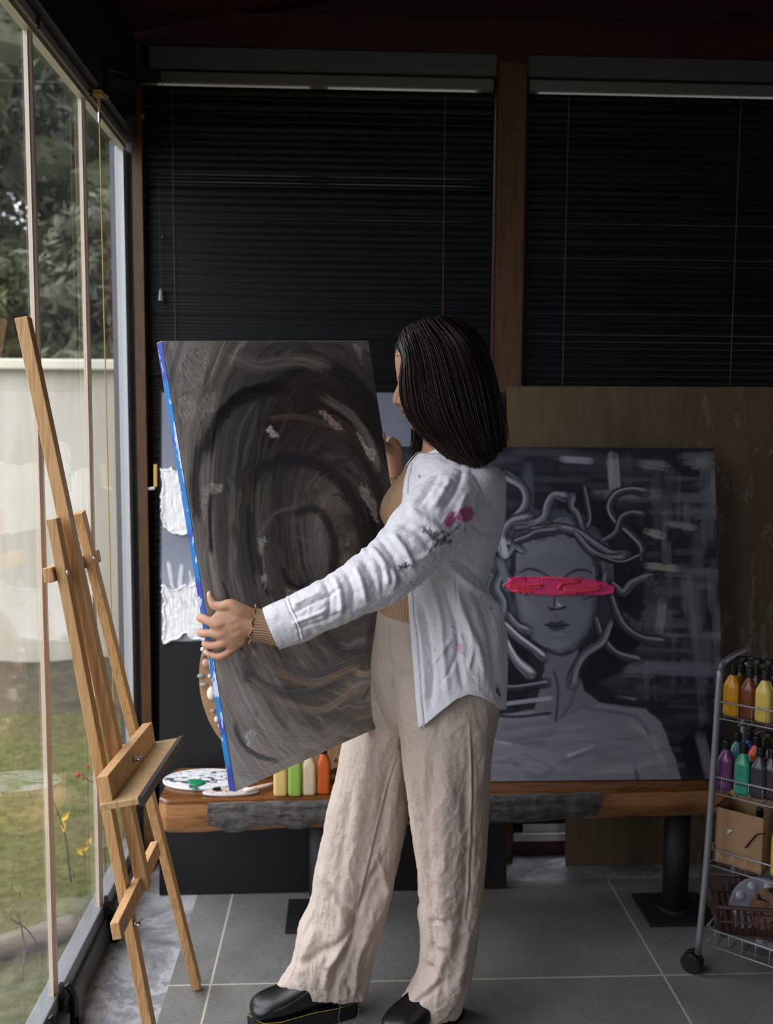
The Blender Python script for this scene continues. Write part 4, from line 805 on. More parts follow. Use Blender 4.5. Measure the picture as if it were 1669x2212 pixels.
c = bp(.035, .0, .004); bottle('glue_bottle', 'bright green bottle poking out of the cardboard box', c, .034, .034, .150, (84,176,40), rzc, cat='bottle'); c = on_shelf(1, 1690, .06); bottle('yellow_bottle', 'yellow bottle beside the cardboard box at the picture edge', c, .052, .045, .16, (206,176,48), rzc, cat='bottle')
# basket with palettes
c = np.array([1.155, 2.395, .090]); q = thing('plastic_basket', c, 'brown slatted plastic basket on the lowest cart shelf', 'basket'); bm_ = plain('brown_plastic', (74,52,44), .4)
bw0, bd0, bw1, bd1, bh = .125, .075, .148, .094, .088
bu_ = _n(np.array([.985, -.17, 0])); bv_ = _n(np.array([.17, .985, 0]))
def bk(u, v, f, z): w_ = bw0+(bw1-bw0)*f; d_ = bd0+(bd1-bd0)*f; return c + bu_*u*w_ + bv_*v*d_ + np.array([0,0,z])
mb = MB()
for f, rr in ((0, .004), (.5, .0035), (1, .006)):
    mb.tube([bk(-1,-1,f,.004+bh*f), bk(1,-1,f,.004+bh*f), bk(1,1,f,.004+bh*f), bk(-1,1,f,.004+bh*f), bk(-1,-1,f,.004+bh*f)], rr, 8)
for s_ in (-1, 1):
    for u in np.linspace(-1, 1, 17):
        if s_ == -1 and abs(u+.15) < .33: mb.bar(bk(u, s_, 0, .004), bk(u, s_, .5, .004+bh*.5), .008, .002); continue
        mb.bar(bk(u, s_, 0, .004), bk(u, s_, 1, .004+bh), .010, .002, bv_)
    for v in np.linspace(-1, 1, 9): mb.bar(bk(s_, v, 0, .004), bk(s_, v, 1, .004+bh), .010, .002, bu_)
mb.tube(crom([bk(-.5,-1,.5,.004+bh*.5), bk(-.5,-1,.8,bh*.82), bk(-.3,-1.01,.82,bh*.86), bk(.1,-1.01,.82,bh*.86), bk(.2,-1,.75,bh*.8), bk(.2,-1,.5,bh*.5)]), .003, 6)
mb.prism([bk(-1,-1,0,0), bk(1,-1,0,0), bk(1,1,0,0), bk(-1,1,0,0)], (0,0,1), .003); mb.build('basket', bm_, q)
# round well palette standing tilted in the basket
pcn = P(1650, 1972, 2.40); pn = _n(np.array([-.10, -.80, .60])); pu, pv = basis(pn)
q = thing('well_palette', pcn, 'round grey plastic palette with paint wells lying in the basket', 'palette'); mb = MB(); mb.lathe([(.001,-.002),(.092,-.002),(.094,.002),(.090,.004),(.001,.003)], pcn, pn, 48)
mb.build('dish', plain('grey_plastic', (150,154,164), .25), q, smooth=False)
for k in range(10): 
    a = 2*math.pi*k/10; MB().ell(pcn + (pu*math.cos(a) + pv*math.sin(a))*.072 + pn*.003, (.0135,.0135,.007), (pu, pv, pn), 16, 8).build('well', plain('grey_well_plastic', (176,180,190), .2), q, smooth=True)
pp = pcn + pn*.014 + pu*0 + np.array([.030, -.004, -.010])
q = thing('mixing_palette', pp, 'paint smeared palette of many colours on the grey well palette in the basket', 'palette'); MB().lathe([(.001,-.001),(.074,-.001),(.075,.002),(.001,.003)], pp, pn, 40).build('palette_board', palette_mat('mixed_paint', (150,110,90), (((60,44,48), .52), ((170,120,100), .56), ((100,60,110), .66), ((60,120,70), .67), ((200,170,60), .69)), 34, 8.0), q)
MB().lathe([(.001, .003), (.018, .003), (.018, .0036)], pp - dr*.012, pn, 20).build('thumb_hole', plain('hole_grey', (96,100,108), .4), q)
# ================================================================ THE HELD PAINTING
hTL = np.array([-.365, 1.887, 1.620]); hTR = np.array([.056, 2.313, 1.664]); hBL = np.array([-.220, 1.820, .719])
ch = Canvas(hTL, hTR, hBL, 560, 840)
TH = .018
q = thing('swirl_painting', (hTL+hBL)/2, 'dark grey swirl painting with blue painted edges held upright by the woman', 'painting')
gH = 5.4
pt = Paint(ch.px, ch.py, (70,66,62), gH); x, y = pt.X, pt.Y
su = (ch.gu*.60 - .405) ; sv = (ch.gv*.915 - .475)         # metres from the eye of the swirl
rr = np.hypot(su*1.18, sv*.80); an = np.arctan2(sv*.8, su*1.18)
tw = an + 1.6*rr
str1 = fbm(rr*60, np.cos(tw)*1.1+3, np.sin(tw)*1.1+3, 4); str2 = fbm(rr*160, np.cos(tw)*2.2+9, np.sin(tw)*2.2, 3); big = fbm(rr*11, np.cos(tw)*1.3, np.sin(tw)*1.3+5, 4)
ramp_r = [0, .05, .09, .14, .20, .28, .34, .40, .50, .62]
val = np.interp(rr, ramp_r, [62, 54, 58, 40, 30, 26, 36, 50, 84, 92]) + sstep(-.02, .2, sv)*np.interp(rr, [0, .12, .2, .27, .34], [0, 6, 22, 42, 26]) + sstep(.02, -.2, sv)*0 - (1-sstep(-.2, .0, sv))*np.interp(rr, [.2, .28, .33, .4], [0, 4, 10, 0])
val = val * (.62 + .36*str1 + .30*str2 + .46*(big-.5)*1.6 + .10)
warm = sstep(.5, .62, fbm(rr*16, np.cos(tw)*.9+1, np.sin(tw)*.9+7, 3)) * (.3 + .7*sstep(-.05, .2, sv)*sstep(.18, .28, rr)); viol = sstep(.52, .62, fbm(rr*14+4, np.cos(tw)+8, np.sin(tw)+2, 3))
rgb = np.stack([val*(1.02+.10*warm), val*(.985+.02*warm), val*(.935 - .07*warm + .04*viol)], 1)
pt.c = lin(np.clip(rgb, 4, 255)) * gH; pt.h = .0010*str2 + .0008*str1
def swx(r_, a_):   # point of the swirl at radius r_, angle a_
    uu, vv = r_*math.cos(a_)/1.18, r_*math.sin(a_)/.80; p_ = hTL + ch.U*((uu+.405)/.60) + ch.V*((vv+.475)/.915); q_ = proj(p_); return (float(q_[0]), float(q_[1]))
rs_ = np.random.default_rng(21)
for i in range(620):
    r_ = rs_.uniform(.02, .50)**1.0; a_ = rs_.uniform(-math.pi, math.pi); da = rs_.uniform(.25, 1.1)*min(1, .12/r_+.25); low = .5+.5*math.sin(a_)
    b_ = float(np.interp(r_, ramp_r, [62, 54, 58, 40, 30, 26, 36, 50, 84, 92])) + low*float(np.interp(r_, [0,.12,.2,.27,.34], [0,6,22,42,26])); k_ = rs_.normal()
    b_ = max(12, b_*(1+.24*k_)); wmn = rs_.choice([0,0,0,0,1,2]); b_ = min(b_, 112); cc_ = (b_*(1.01+.07*(wmn == 1)+.01*(wmn == 2)), b_*(.985), b_*(.935-.06*(wmn == 1)+.05*(wmn == 2)))
    pt.stroke([swx(r_+t_*.012*rs_.uniform(-1,1), a_+da*t_) for t_ in (0,.25,.5,.75,1)], rs_.uniform(3, 11), cc_, rs_.uniform(.35,.8), .7, .75, ht=.0008)
def HS(pts, w, c, op=.85, soft=.75, br=.85, **k): pt.stroke(pts, w, c, op, soft, br, rag=.25, **k)
for a in (([(440,985),(462,925),(505,872),(560,845),(615,836)], 22, (17,17,19)), ([(470,900),(520,850),(580,835)], 14, (14,14,16)), ([(622,800),(690,792),(735,815),(775,850),(800,885)], 20, (26,26,28)), ([(680,790),(740,800),(790,850),(810,890)], 16, (24,24,26)),
          ([(545,1040),(570,1010),(620,995),(690,1005),(735,1040),(765,1090)], 24, (22,22,26)), ([(430,960),(420,1040),(425,1120)], 16, (32,32,34)), ([(740,1040),(775,1110),(785,1200),(765,1290)], 20, (24,24,28)), ([(630,1110),(680,1100),(712,1140),(722,1200),(710,1260)], 15, (24,24,29)),
          ([(610,1225),(620,1255),(650,1268),(680,1250)], 8, (20,20,25)), ([(455,1070),(452,1120),(455,1190)], 7, (17,17,19)), ([(560,1200),(566,1250),(580,1290)], 7, (20,20,23)), ([(796,1080),(806,1150),(808,1220)], 14, (22,22,26)), ([(740,1340),(790,1290),(812,1240)], 14, (28,28,34)),
          ([(520,1450),(580,1490),(660,1500),(740,1470)], 22, (54,55,57)), ([(505,1560),(520,1600),(550,1630),(600,1645)], 9, (48,48,50)), ([(600,1440),(680,1460),(760,1430)], 26, (62,62,64))): HS(*a)
for a in (([(500,770),(560,790),(640,778),(700,790)], 22, (88,82,76)), ([(470,850),(440,900),(400,960),(380,1040)], 20, (84,79,74)), ([(580,905),(640,900),(700,915),(740,930)], 9, (74,58,48)), ([(500,1170),(500,1240),(520,1310),(550,1360)], 13, (72,66,70)), ([(560,1155),(590,1110),(640,1095)], 8, (76,72,69)),
          ([(540,1400),(600,1450),(680,1475),(770,1440)], 12, (100,84,68)), ([(540,1470),(620,1520),(700,1530),(770,1480)], 14, (104,90,76)), ([(520,1560),(600,1600),(690,1600),(740,1570)], 26, (98,92,86)), ([(500,1660),(560,1670),(640,1630)], 24, (102,97,91)), ([(480,1480),(500,1540),(540,1580)], 16, (92,86,80)),
          ([(700,860),(760,900),(800,960),(815,1010)], 13, (90,85,80)), ([(640,1160),(680,1180),(690,1230),(660,1270)], 7, (66,64,62)), ([(440,1110),(440,1160),(450,1220)], 10, (84,80,75)), ([(380,800),(400,860),(390,930)], 18, (80,75,70)), ([(360,750),(372,830),(385,900)], 12, (66,62,58))): HS(*a, .5, .8, .8)
def imp(poly, c=(104,99,94), ht=.0035, d=.8, rag=5):
    c = np.array(c)*.93; pt.blob(poly, c*.85, .7, 6, rag+9, ht*.25, .5, d, .14, .42); pt.blob(poly, c, .85, 5, rag+5, ht*.4, .5, d+.15, .11, .40); pt.blob(poly, c*1.13, .6, 4, rag+3, ht*.5, .6, d-.1, .16, .53)
imp([(388,790),(400,760),(425,752),(452,752),(457,770),(448,800),(438,830),(412,850),(386,840)], (108,103,97)); imp([(384,865),(400,852),(420,858),(432,880),(425,905),(395,915),(382,895)], (116,112,106)); imp([(440,850),(462,842),(472,868),(465,890),(448,895),(430,925),(415,900)], (98,93,88))
imp([(565,928),(585,920),(598,935),(604,945),(585,945)], (124,118,112), .004, 0, 4); imp([(680,880),(705,890),(735,915),(740,928),(725,930),(700,908)], (102,90,84)); imp([(770,930),(790,960),(816,978),(808,998),(795,994),(778,960)], (120,114,108)); imp([(758,740),(780,748),(782,790),(772,770),(762,750)], (104,99,93))
imp([(436,1050),(455,1040),(482,1045),(484,1060),(470,1066),(455,1060),(446,1090),(444,1140),(432,1110)], (112,107,100)); imp([(776,1048),(785,1046),(800,1060),(812,1090),(818,1130),(806,1120),(790,1090),(776,1072)], (104,102,100)); imp([(556,1165),(572,1158),(580,1170),(570,1180),(568,1210),(558,1190)], (104,100,94))
imp([(560,1245),(575,1238),(582,1265),(570,1272)], (106,100,94)); imp([(614,1272),(640,1270),(648,1285),(616,1290)], (96,88,82), .002); imp([(532,1580),(550,1572),(556,1584),(548,1600),(545,1622),(534,1615),(530,1600)], (188,186,182), .004, 1.2, 4); imp([(516,1410),(530,1408),(532,1420),(520,1426)], (110,102,106), .001)
imp([(545,1402),(562,1408),(552,1420),(540,1416)], (110,104,106), .001); imp([(600,905+700),(660,1600),(700,1612),(640,1630),(600,1625)], (104,99,94), .0015)
pt.stroke([(351,738),(400,735),(800,735)], 3, (190,190,190), .6, .6, .5); 
edx = np.abs(ch.gu*.6); em = (edx < .0022 + .0028*fbm(ch.gv*40, 1.0)*sstep(.35,.65,fbm(ch.gv*9, 5.0))); pt.c[em] = lin((214,216,226)); 
ch.front('painted_face', pt, M['art'], q)
MB().prism([hTL-ch.n*.0005+ch.U*.002, hTR-ch.n*.0005, hTR+ch.V-ch.n*.0005, hBL-ch.n*.0005+ch.U*.002], -ch.n, TH-.001).build('stretched_canvas', plain('canvas_back', (170,160,140), .8), q)
# blue painted left edge and the raw top edge
nu_, nv_ = 14, 700; gu, gv = np.meshgrid(np.linspace(0, 1, nu_), np.linspace(0, 1, nv_)); uh = ch.U/np.linalg.norm(ch.U)
eg = hTL + gv.ravel()[:, None]*ch.V - ch.n*(gu.ravel()[:, None]*TH) - uh*.0006
nz = fbm(gv.ravel()*26, gu.ravel()*.8, 2.0, 5); nz2 = fbm(gv.ravel()*60, gu.ravel()*3, 5.0, 3); blue = lin((58,74,168)); cyan = lin((40,120,190)); wht = lin((196,204,228))
a_ = sstep(.48, .58, fbm(gv.ravel()*7, 1.0, 9.0, 3))[:, None]; cc = blue*(1-a_) + cyan*a_; g0 = gv.ravel(); w_ = (np.exp(-((g0-.22)/.08)**2)*.30 + np.exp(-((g0-.8)/.06)**2)*.24 + np.exp(-((g0-.02)/.03)**2)*.1); b_ = sstep(.57, .63, nz*.6+nz2*.4 + w_*.9*(1-gu.ravel()*.8) - .06)[:, None]; cc = cc*(1-b_) + wht*b_
mb = MB(); n = nu_; i = (np.arange(nv_-1)[:, None]*n + np.arange(n-1)[None, :]).ravel(); mb.v.append(eg); mb.nv = len(eg); mb.f = np.stack([i, i+1, i+n+1, i+n], 1).tolist(); mb.mi = [0]*len(mb.f)
mb.build('blue_edge', M['art_matte'], q, smooth=True, col=cc*.9, fixn=False)
MB().prism([hTL+ch.n*.0002, hTR+ch.n*.0002, hTR-ch.n*TH, hTL-ch.n*TH], -ch.V/np.linalg.norm(ch.V), .0012).build('top_edge', plain('pale_canvas_edge', (200,200,200), .8), q)

# ================================================================ THE WOMAN
wm = thing('person', (.25, 2.16, 0), 'dark haired woman in paint stained white shirt and beige trousers holding the swirl painting', 'person')
YC = 2.12
def V3(px, py, Y): return P(px, py, Y)
def erings(levels, n=72, e=2.0, lean=None):
    """levels: (py, x_left, x_right, Y centre, half depth[, dpy left, dpy right])"""
    out = []
    for lv in levels:
        py, xl, xr, Yc, b = lv[:5]; dl, drr = (lv[5], lv[6]) if len(lv) > 5 else (0, 0)
        Lp, Rp = P(xl, py+dl, Yc), P(xr, py+drr, Yc); c = (Lp+Rp)/2; a = (Rp-Lp)/2
        rg = []
        for k in range(n):
            t = 2*math.pi*k/n; ct, st = math.cos(t), math.sin(t); ex = 2/e
            rg.append(c + a*math.copysign(abs(ct)**ex, ct) + np.array([0, b*math.copysign(abs(st)**ex, st), 0]))
        out.append(rg)
    return out
def interp_levels(lv, m):
    L = np.array([list(l) + [0]*(7-len(l)) for l in lv], float); return crom(L, m)
def arm(path, n=40, m=8):
    """path: (px, py, Y, half width, half depth) sections square to the limb"""
    L = crom(np.array(path, float), m); C_ = np.array([P(a[0], a[1], a[2]) for a in L]); T = np.gradient(C_, axis=0); out = []
    for c, t, a in zip(C_, T, L):
        t = _n(t); dpt = np.array([0, 1.0, 0]); dpt = _n(dpt - t*np.dot(dpt, t)); w = np.cross(t, dpt)
        out.append([c + w*a[3]*math.cos(2*math.pi*k/n) + dpt*a[4]*math.sin(2*math.pi*k/n) for k in range(n)])
    return out
def chain(mb, pts, r, flat=1.0, n=14, m=4):
    p = crom(np.array([P(*q_) for q_ in pts]), m); rr_ = np.interp(np.linspace(0, 1, len(p)), np.linspace(0, 1, len(r)), r); mb.tube(p, rr_, n, flat=flat)
    mb.ell(p[0], rr_[0]*.98, n=12, m=8); mb.ell(p[-1], rr_[-1]*.98, n=12, m=8)
body = MB()
# head
head_lv = [(699,908,985,.030),(706,890,1002,.048),(716,876,1014,.060),(735,862,1026,.071),(755,855,1031,.076),(775,852.5,1032,.078),(795,854,1032,.078),(808,856,1031,.077),(818,857,1028,.076),(828,859.5,1025,.074),(845,862,1018,.072),(860,866,1008,.069),(875,868,996,.066),(886,870,986,.062),(896,875,978,.057),(906,883.5,968,.051),(914,886,958,.045),(921,888,950,.038),(927,892,940,.029),(931,899,928,.016)]
L = crom(np.array(head_lv, float), 4); rg = []
for py, xl, xr, w in L:
    Lp, Rp = P(xl, py, YC), P(xr, py, YC); c = (Lp+Rp)/2 + (Rp-Lp)*.04; rg.append([c + (Rp-Lp)/2*math.cos(t)*(1 if math.cos(t) > 0 else 1.08)*1.0 + np.array([0, w*math.sin(t)*(1 - .13*max(0, -math.cos(t))), 0]) for t in np.linspace(0, 2*math.pi, 64, endpoint=False)])
body.rings(rg)
for sx, sy, dy, r in ((866,832,0,.008),(862.5,842,0,.0085),(858.5,853,0,.0092),(857,862,0,.0098),(856.5,867,0,.0102),(866,868,.011,.0080),(866,868,-.011,.0080),(866,858,.006,.0075),(866,858,-.006,.0075)): body.ell(P(sx, sy, YC+dy), r, n=16, m=10)
chain(body, [(866.5,832,YC),(862,843,YC),(857.5,856,YC),(856.5,866,YC)], [.0080,.0085,.0094,.0100])
for s_ in (-1, 1):
    body.ell(P(882, 836, YC+s_*.031), (.013,.015,.010), n=16, m=10); body.ell(P(872, 820, YC+s_*.028), (.014,.020,.006), n=16, m=10); body.ell(P(946, 850, YC+s_*.078), (.016,.006,.028), n=16, m=10); body.ell(P(885, 868, YC+s_*.034), (.015,.017,.018), n=16, m=10)
body.ell(P(875, 888.5, YC), (.0095,.021,.0048), n=20, m=10); body.ell(P(881, 898, YC), (.0095,.019,.0055), n=20, m=10); body.ell(P(896, 918, YC), (.011,.016,.012), n=20, m=10); body.ell(P(871.5, 880, YC), (.007,.010,.008), n=16, m=10)
# neck and trunk
body.rings(erings([(905,912,985,YC,.048),(940,914,992,YC,.052),(970,912,1000,YC,.058),(990,902,1010,YC,.085),(1008,890,1020,YC,.125),(1035,868,1032,YC,.150),(1060,852,1036,YC,.148),(1095,838,1040,YC,.142),(1140,842,1038,YC,.130),(1200,848,1032,YC,.118),(1260,842,1034,YC,.118),(1330,830,1052,YC,.135),(1400,828,1060,YC,.135),(1450,835,1055,YC,.12),(1480,845,1045,YC,.10)], 56))
body.rings(arm([(930,1470,2.18,.085,.075),(840,1600,2.19,.072,.07),(800,1760,2.19,.055,.055),(770,1900,2.20,.050,.05),(725,2060,2.20,.036,.036),(700,2170,2.20,.034,.034)], 32)); body.rings(arm([(960,1470,2.07,.085,.075),(965,1600,2.05,.075,.07),(968,1760,2.06,.055,.055),(968,1900,2.09,.050,.05),(965,2060,2.13,.036,.036),(960,2190,2.15,.034,.034)], 32))
# near arm
body.rings(arm([(985,1040,2.02,.055,.05),(930,1120,1.94,.045,.042),(868,1210,1.885,.038,.037),(800,1258,1.86,.037,.035),(700,1306,1.84,.032,.028),(600,1342,1.832,.026,.022),(560,1349,1.830,.0245,.0175),(538,1350,1.829,.0265,.0155)], 32))
# near hand: palm, fingers, thumb
YH = 1.826
palm = [(548,1349,YH+.002,.0245,.0150),(530,1348,YH+.001,.0300,.0140),(512,1350,YH,.0385,.0135),(496,1358,YH,.0430,.0125),(484,1372,YH,.0400,.0115),(474,1380,YH+.002,.0330,.0085)]
body.rings(arm(palm, 32, 5))
chain(body, [(512,1336,YH),(490,1343,YH-.001),(470,1349,YH-.002),(452,1342,YH+.004),(437,1336,YH+.017),(433,1334,YH+.038),(444,1335,YH+.052)], [.0115,.0112,.0116,.0094,.0096,.0084,.0070])
chain(body, [(514,1352,YH),(496,1362,YH-.001),(478,1370,YH-.002),(456,1368,YH+.004),(438,1368,YH+.017),(434,1366,YH+.038),(446,1366,YH+.052)], [.0112,.0110,.0110,.0090,.0092,.0080,.0066])
chain(body, [(518,1366,YH+.001),(500,1380,YH),(482,1389,YH),(464,1394,YH+.006),(448,1393,YH+.018),(443,1390,YH+.036),(454,1389,YH+.048)], [.0105,.0104,.0102,.0084,.0084,.0076,.0064])
chain(body, [(524,1382,YH+.002),(506,1398,YH+.003),(489,1412,YH+.004),(473,1418,YH+.007),(458,1415,YH+.014),(446,1411,YH+.017),(443,1409,YH+.020)], [.0098,.0090,.0082,.0078,.0068,.0062,.0054])
chain(body, [(540,1328,YH+.002),(518,1318,YH-.003),(499,1306,YH-.004),(480,1309,YH+.000),(464,1308,YH+.006),(456,1296,YH+.011),(452,1282,YH+.015)], [.0150,.0150,.0118,.0102,.0098,.0080,.0056])
body.ell(P(503, 1330, YH+.002), (.018, .011, .016), n=16, m=10)
# far arm and hand
body.rings(arm([(985,1040,2.24,.052,.05),(945,1110,2.34,.042,.042),(908,1150,2.40,.037,.037),(880,1105,2.385,.033,.033),(858,1045,2.36,.027,.024),(851,1005,2.35,.0225,.018),(850,985,2.345,.0225,.017)], 32))
YF_ = 2.340
body.rings(arm([(850,998,YF_+.008,.020,.0165),(849,982,YF_+.004,.0235,.0160),(847,968,YF_,.0240,.0150),(841,958,YF_-.002,.0200,.013),(834,953,YF_-.003,.014,.011)], 28, 5))
chain(body, [(845,974,YF_-.004),(834,966,YF_-.018),(826,955,YF_-.034),(826,944,YF_-.040),(828.5,937,YF_-.040)], [.0135,.0115,.0092,.0074,.0050])
for i, (dy, dp, dd) in enumerate(((0,-1,0),(8,0,.004),(16,2,.006),(24,5,.005))): chain(body, [(852-dp*.5,962+dy,YF_+.002),(840,956+dy,YF_+.006),(822,952+dy,YF_+.004),(806,953+dy,YF_-.004),(796+i,955+dy,YF_-.018)], [.0098,.0092,.0086,.0078,.0064])
bme = remeshed(body, .0019, 5, .5)
BV = vco(bme); bpx, bpy_ = proj(BV); side = np.abs(BV[:, 1]-YC)
# skin colour with lips, brows, lashes, knuckles and nails
skin = lin((190,144,116)); CB = np.tile(skin, (len(BV), 1)) * (.93 + .14*fbm(BV[:,0]*60, BV[:,1]*60, BV[:,2]*60, 3))[:, None]
pk = Paint(bpx, bpy_, (190,144,116)); pk.c = CB
isF = (bpx < 950) & (bpy_ < 935) & (bpy_ > 760)
def paintmask(mask, poly_fn):
    sv_ = pk.c.copy(); poly_fn(); pk.c = np.where(mask[:, None], pk.c, sv_)
paintmask(isF & (side < .021), lambda: (pk.blob([(864,885),(870,883),(884,889),(886,893),(874,893.5),(866,892)], (158,82,74), 1, 1, .5), pk.blob([(872,894),(886,893),(889,898),(883,905),(875,904),(871,899)], (176,92,84), 1, 1, .5)))
paintmask(isF & (side < .05) & (side > .012), lambda: (pk.stroke([(858,817),(868,812),(884,816)], 2.6, (58,42,34), .8, .5, .1), pk.stroke([(866,838),(874,841),(884,841)], 1.8, (34,24,20), .9, .5, 0)))
hand = (BV[:, 1] < 1.95) & (bpx < 545)
for a in ((470,1349),(478,1370),(483,1390),(472,1419),(500,1303),(434,1337),(434,1369),(448,1396),(464,1310)): paintmask(hand, lambda: pk.stroke([(a[0]-4, a[1]), (a[0]+4, a[1])], 7, (206,138,112), .45, .9, 0))
for a in ((488,1362),(491,1380),(496,1398)): paintmask(hand, lambda: pk.stroke([(a[0]-22, a[1]-3), (a[0]+6, a[1]+1)], 3, (184,136,108), .35, .9, 0))
paintmask(hand, lambda: (pk.stroke([(451,1277),(449,1284)], 4.0, (226,186,170), .8, .4, 0), pk.stroke([(443,1408),(447,1412)], 3.2, (226,190,176), .8, .4, 0)))
# tiny creases at the knuckles
BN = vno(bme); disp = np.zeros(len(BV))
def crease(px, py, mask, pts, w, d, out):
    p = crom(pts, 5) if len(pts) > 2 else np.array(pts, float); lo, hi = p.min(0)-w*3, p.max(0)+w*3; ix = np.nonzero((px > lo[0]) & (px < hi[0]) & (py > lo[1]) & (py < hi[1]) & mask)[0]
    if not len(ix): return
    X_, Y_ = px[ix], py[ix]; D = np.full(len(ix), 1e9); tt = np.zeros(len(ix)); N_ = len(p)-1
    for i in range(N_):
        a, b = p[i], p[i+1]; d_ = b-a; LL = d_.dot(d_)+1e-9; t = np.clip(((X_-a[0])*d_[0]+(Y_-a[1])*d_[1])/LL, 0, 1); q_ = np.hypot(X_-a[0]-t*d_[0], Y_-a[1]-t*d_[1]); mk = q_ < D; D[mk] = q_[mk]; tt[mk] = ((i+t)/N_)[mk]
    fade = np.clip(np.minimum(tt, 1-tt)*5 + .15, 0, 1)
    out[ix] += d*fade*np.exp(-(D/w)**2)
for p_ in ([(463,1303),(460,1309),(463,1315)], [(468,1305),(466,1311),(468,1317)], [(472,1306),(471,1312),(472,1316)]): crease(bpx, bpy_, hand, p_, 1.6, -.0012, disp)
for p_ in ([(520,1352),(495,1360)], [(525,1365),(500,1378)], [(515,1338),(490,1345)]): crease(bpx, bpy_, hand, p_, 5, .0010, disp)
setco(bme, BV + BN*disp[:, None]); setcol(bme, pk.c)
t = NT('skin'); a = t.n('ShaderNodeVertexColor', layer_name='Col'); b = t.bsdf(a.outputs[0], .5, 0, .35, t.noise(t.coord(), 400, 3), .08, .0006); b.inputs['Subsurface Weight'].default_value = .10; b.inputs['Subsurface Radius'].default_value = (.012, .004, .002); M['skin'] = t.m
bme.materials.append(M['skin']); bme.polygons.foreach_set('use_smooth', [True]*len(bme.polygons)); bo = link('body', bme, np.zeros(3), wm)

# ---- ribbed beige top
def rib_mat():
    t = NT('ribbed_beige_knit'); uv = t.n('ShaderNodeUVMap', uv_map='UV'); mp = t.n('ShaderNodeMapping'); t.l(uv.outputs[0], mp.inputs[0]); w = t.n('ShaderNodeTexWave', i_Scale=1.0, i_Distortion=.15, bands_direction='X', wave_profile='SIN'); t.l(mp.outputs[0], w.inputs['Vector'])
    v = t.coord(); c = t.mix(t.ramp(w.outputs['Fac'], [(.1, (.75,.75,.75)), (.6, (0,0,0))]), L4((190,154,124)), L4((146,114,90))); c = t.mix(.15, c, t.ramp(t.noise(v, 30, 4), [(.3, L4((166,132,104))), (.7, L4((206,170,140)))]))
    t.bsdf(c, .85, 0, .2, w.outputs['Fac'], .8, .0025); return t.m
M['rib'] = rib_mat()
def uvgrid(me, n, N, su, sv):
    uvl = me.uv_layers.new(name='UV'); li = np.empty(len(me.loops), int); me.loops.foreach_get('vertex_index', li); U = (li % n)/n*su; Vv = (li//n)/N*sv
    ls = np.array([p.loop_start for p in me.polygons]); 
    for s_ in ls: 
        seg = slice(s_, s_+4); u = U[seg]
        if u.max()-u.min() > su*.5: u = np.where(u < su*.5, u+su, u); U[seg] = u
    uvl.data.foreach_set('uv', np.stack([U, Vv], 1).ravel())
top_lv = [(984,900,1012,YC,.094),(993,893,1018,YC,.112),(1004,884,1024,YC,.132),(1020,872,1032,YC,.150),(1040,856,1040,YC,.160),(1060,840,1044,YC,.163),(1080,828,1046,YC,.160),(1100,823,1046,YC,.156),(1118,824,1046,YC,.150),(1135,832,1044,YC,.143),(1160,842,1042,YC,.136),(1200,848,1038,YC,.128),(1245,842,1040,YC,.126),(1285,830,1048,YC,.133),(1310,823,1056,YC,.141),(1330,818,1060,YC,.148)]
rg = erings(interp_levels(top_lv, 6), 240); tm = MB().rings(rg, cap=False); o = tm.build('ribbed_top', M['rib'], wm, smooth=True, fixn=False); uvgrid(o.data, 240, len(rg), 95*math.pi/9, 1)
s_ = o.modifiers.new('thickness', 'SOLIDIFY'); s_.thickness = .002
# ribbed cuffs with ruffled edge
def cuff(nm, path, n=120):
    rg = arm(path, n, 6); R_ = []
    for i, r in enumerate(rg):
        r = np.array(r); c = r.mean(0); f = i/(len(rg)-1); k = np.arange(n); R_.append(c + (r-c)*(1 + (.10*np.sin(k*2*math.pi*9/n) + .07*np.sin(k*2*math.pi*17/n) + .08)[:, None]*max(0, (f-.86)/.14)))
        if f > .8: R_[-1] = R_[-1] + _n(rg_dir)*(.0025*np.sin(k*2*math.pi*9/n))[:, None]*(f-.8)*5
    o = MB().rings(R_, cap=False).build(nm, M['rib'], wm, smooth=True, fixn=False); uvgrid(o.data, n, len(rg), 34*math.pi/9, 1); m_ = o.modifiers.new('thickness', 'SOLIDIFY'); m_.thickness = .0018; return o
rg_dir = P(540,1345,1.83) - P(600,1360,1.83); cuff('sleeve_cuff', [(612,1361,1.832,.0330,.028),(590,1356,1.830,.0325,.027),(570,1353,1.829,.0315,.026),(552,1351,1.829,.0330,.0265),(545,1350,1.829,.0335,.027)])
rg_dir = P(853,1005,2.35) - P(860,1050,2.36); cuff('sleeve_cuff', [(872,1085,2.378,.036,.036),(864,1058,2.367,.032,.029),(858,1036,2.360,.030,.026),(855,1022,2.356,.031,.027)])

# ---- linen trousers
tr = MB()
hips = [(1318,816,1066,YC,.150),(1345,812,1070,YC,.158),(1380,808,1076,YC,.168),(1415,803,1081,YC,.168),(1450,801,1080,YC,.150),(1490,808,1072,YC,.128),(1530,822,1055,YC,.102),(1570,845,1035,YC,.075),(1600,870,1010,YC,.045)]
tr.rings(erings(interp_levels(hips, 4), 80, 2.3))
far = [(1370,815,940,2.19,.090),(1415,803,940,2.19,.10),(1440,796,930,2.19,.104),(1470,782,928,2.195,.105),(1500,766,922,2.20,.102),(1560,749,912,2.205,.096),(1605,738,900,2.205,.096),(1680,725,886,2.205,.094),(1740,709,882,2.205,.093),(1800,698,874,2.205,.092),(1855,686,861,2.205,.092),(1905,676,850,2.205,.092),(1945,670,842,2.205,.094),(2006,645,825,2.200,.095),(2050,638,812,2.195,.088),(2080,628,804,2.190,.076),(2105,612,799,2.185,.064,0,8),(2131,598,795,2.180,.050,-2,20)]
tr.rings(erings(interp_levels(far, 5), 72, 2.2))
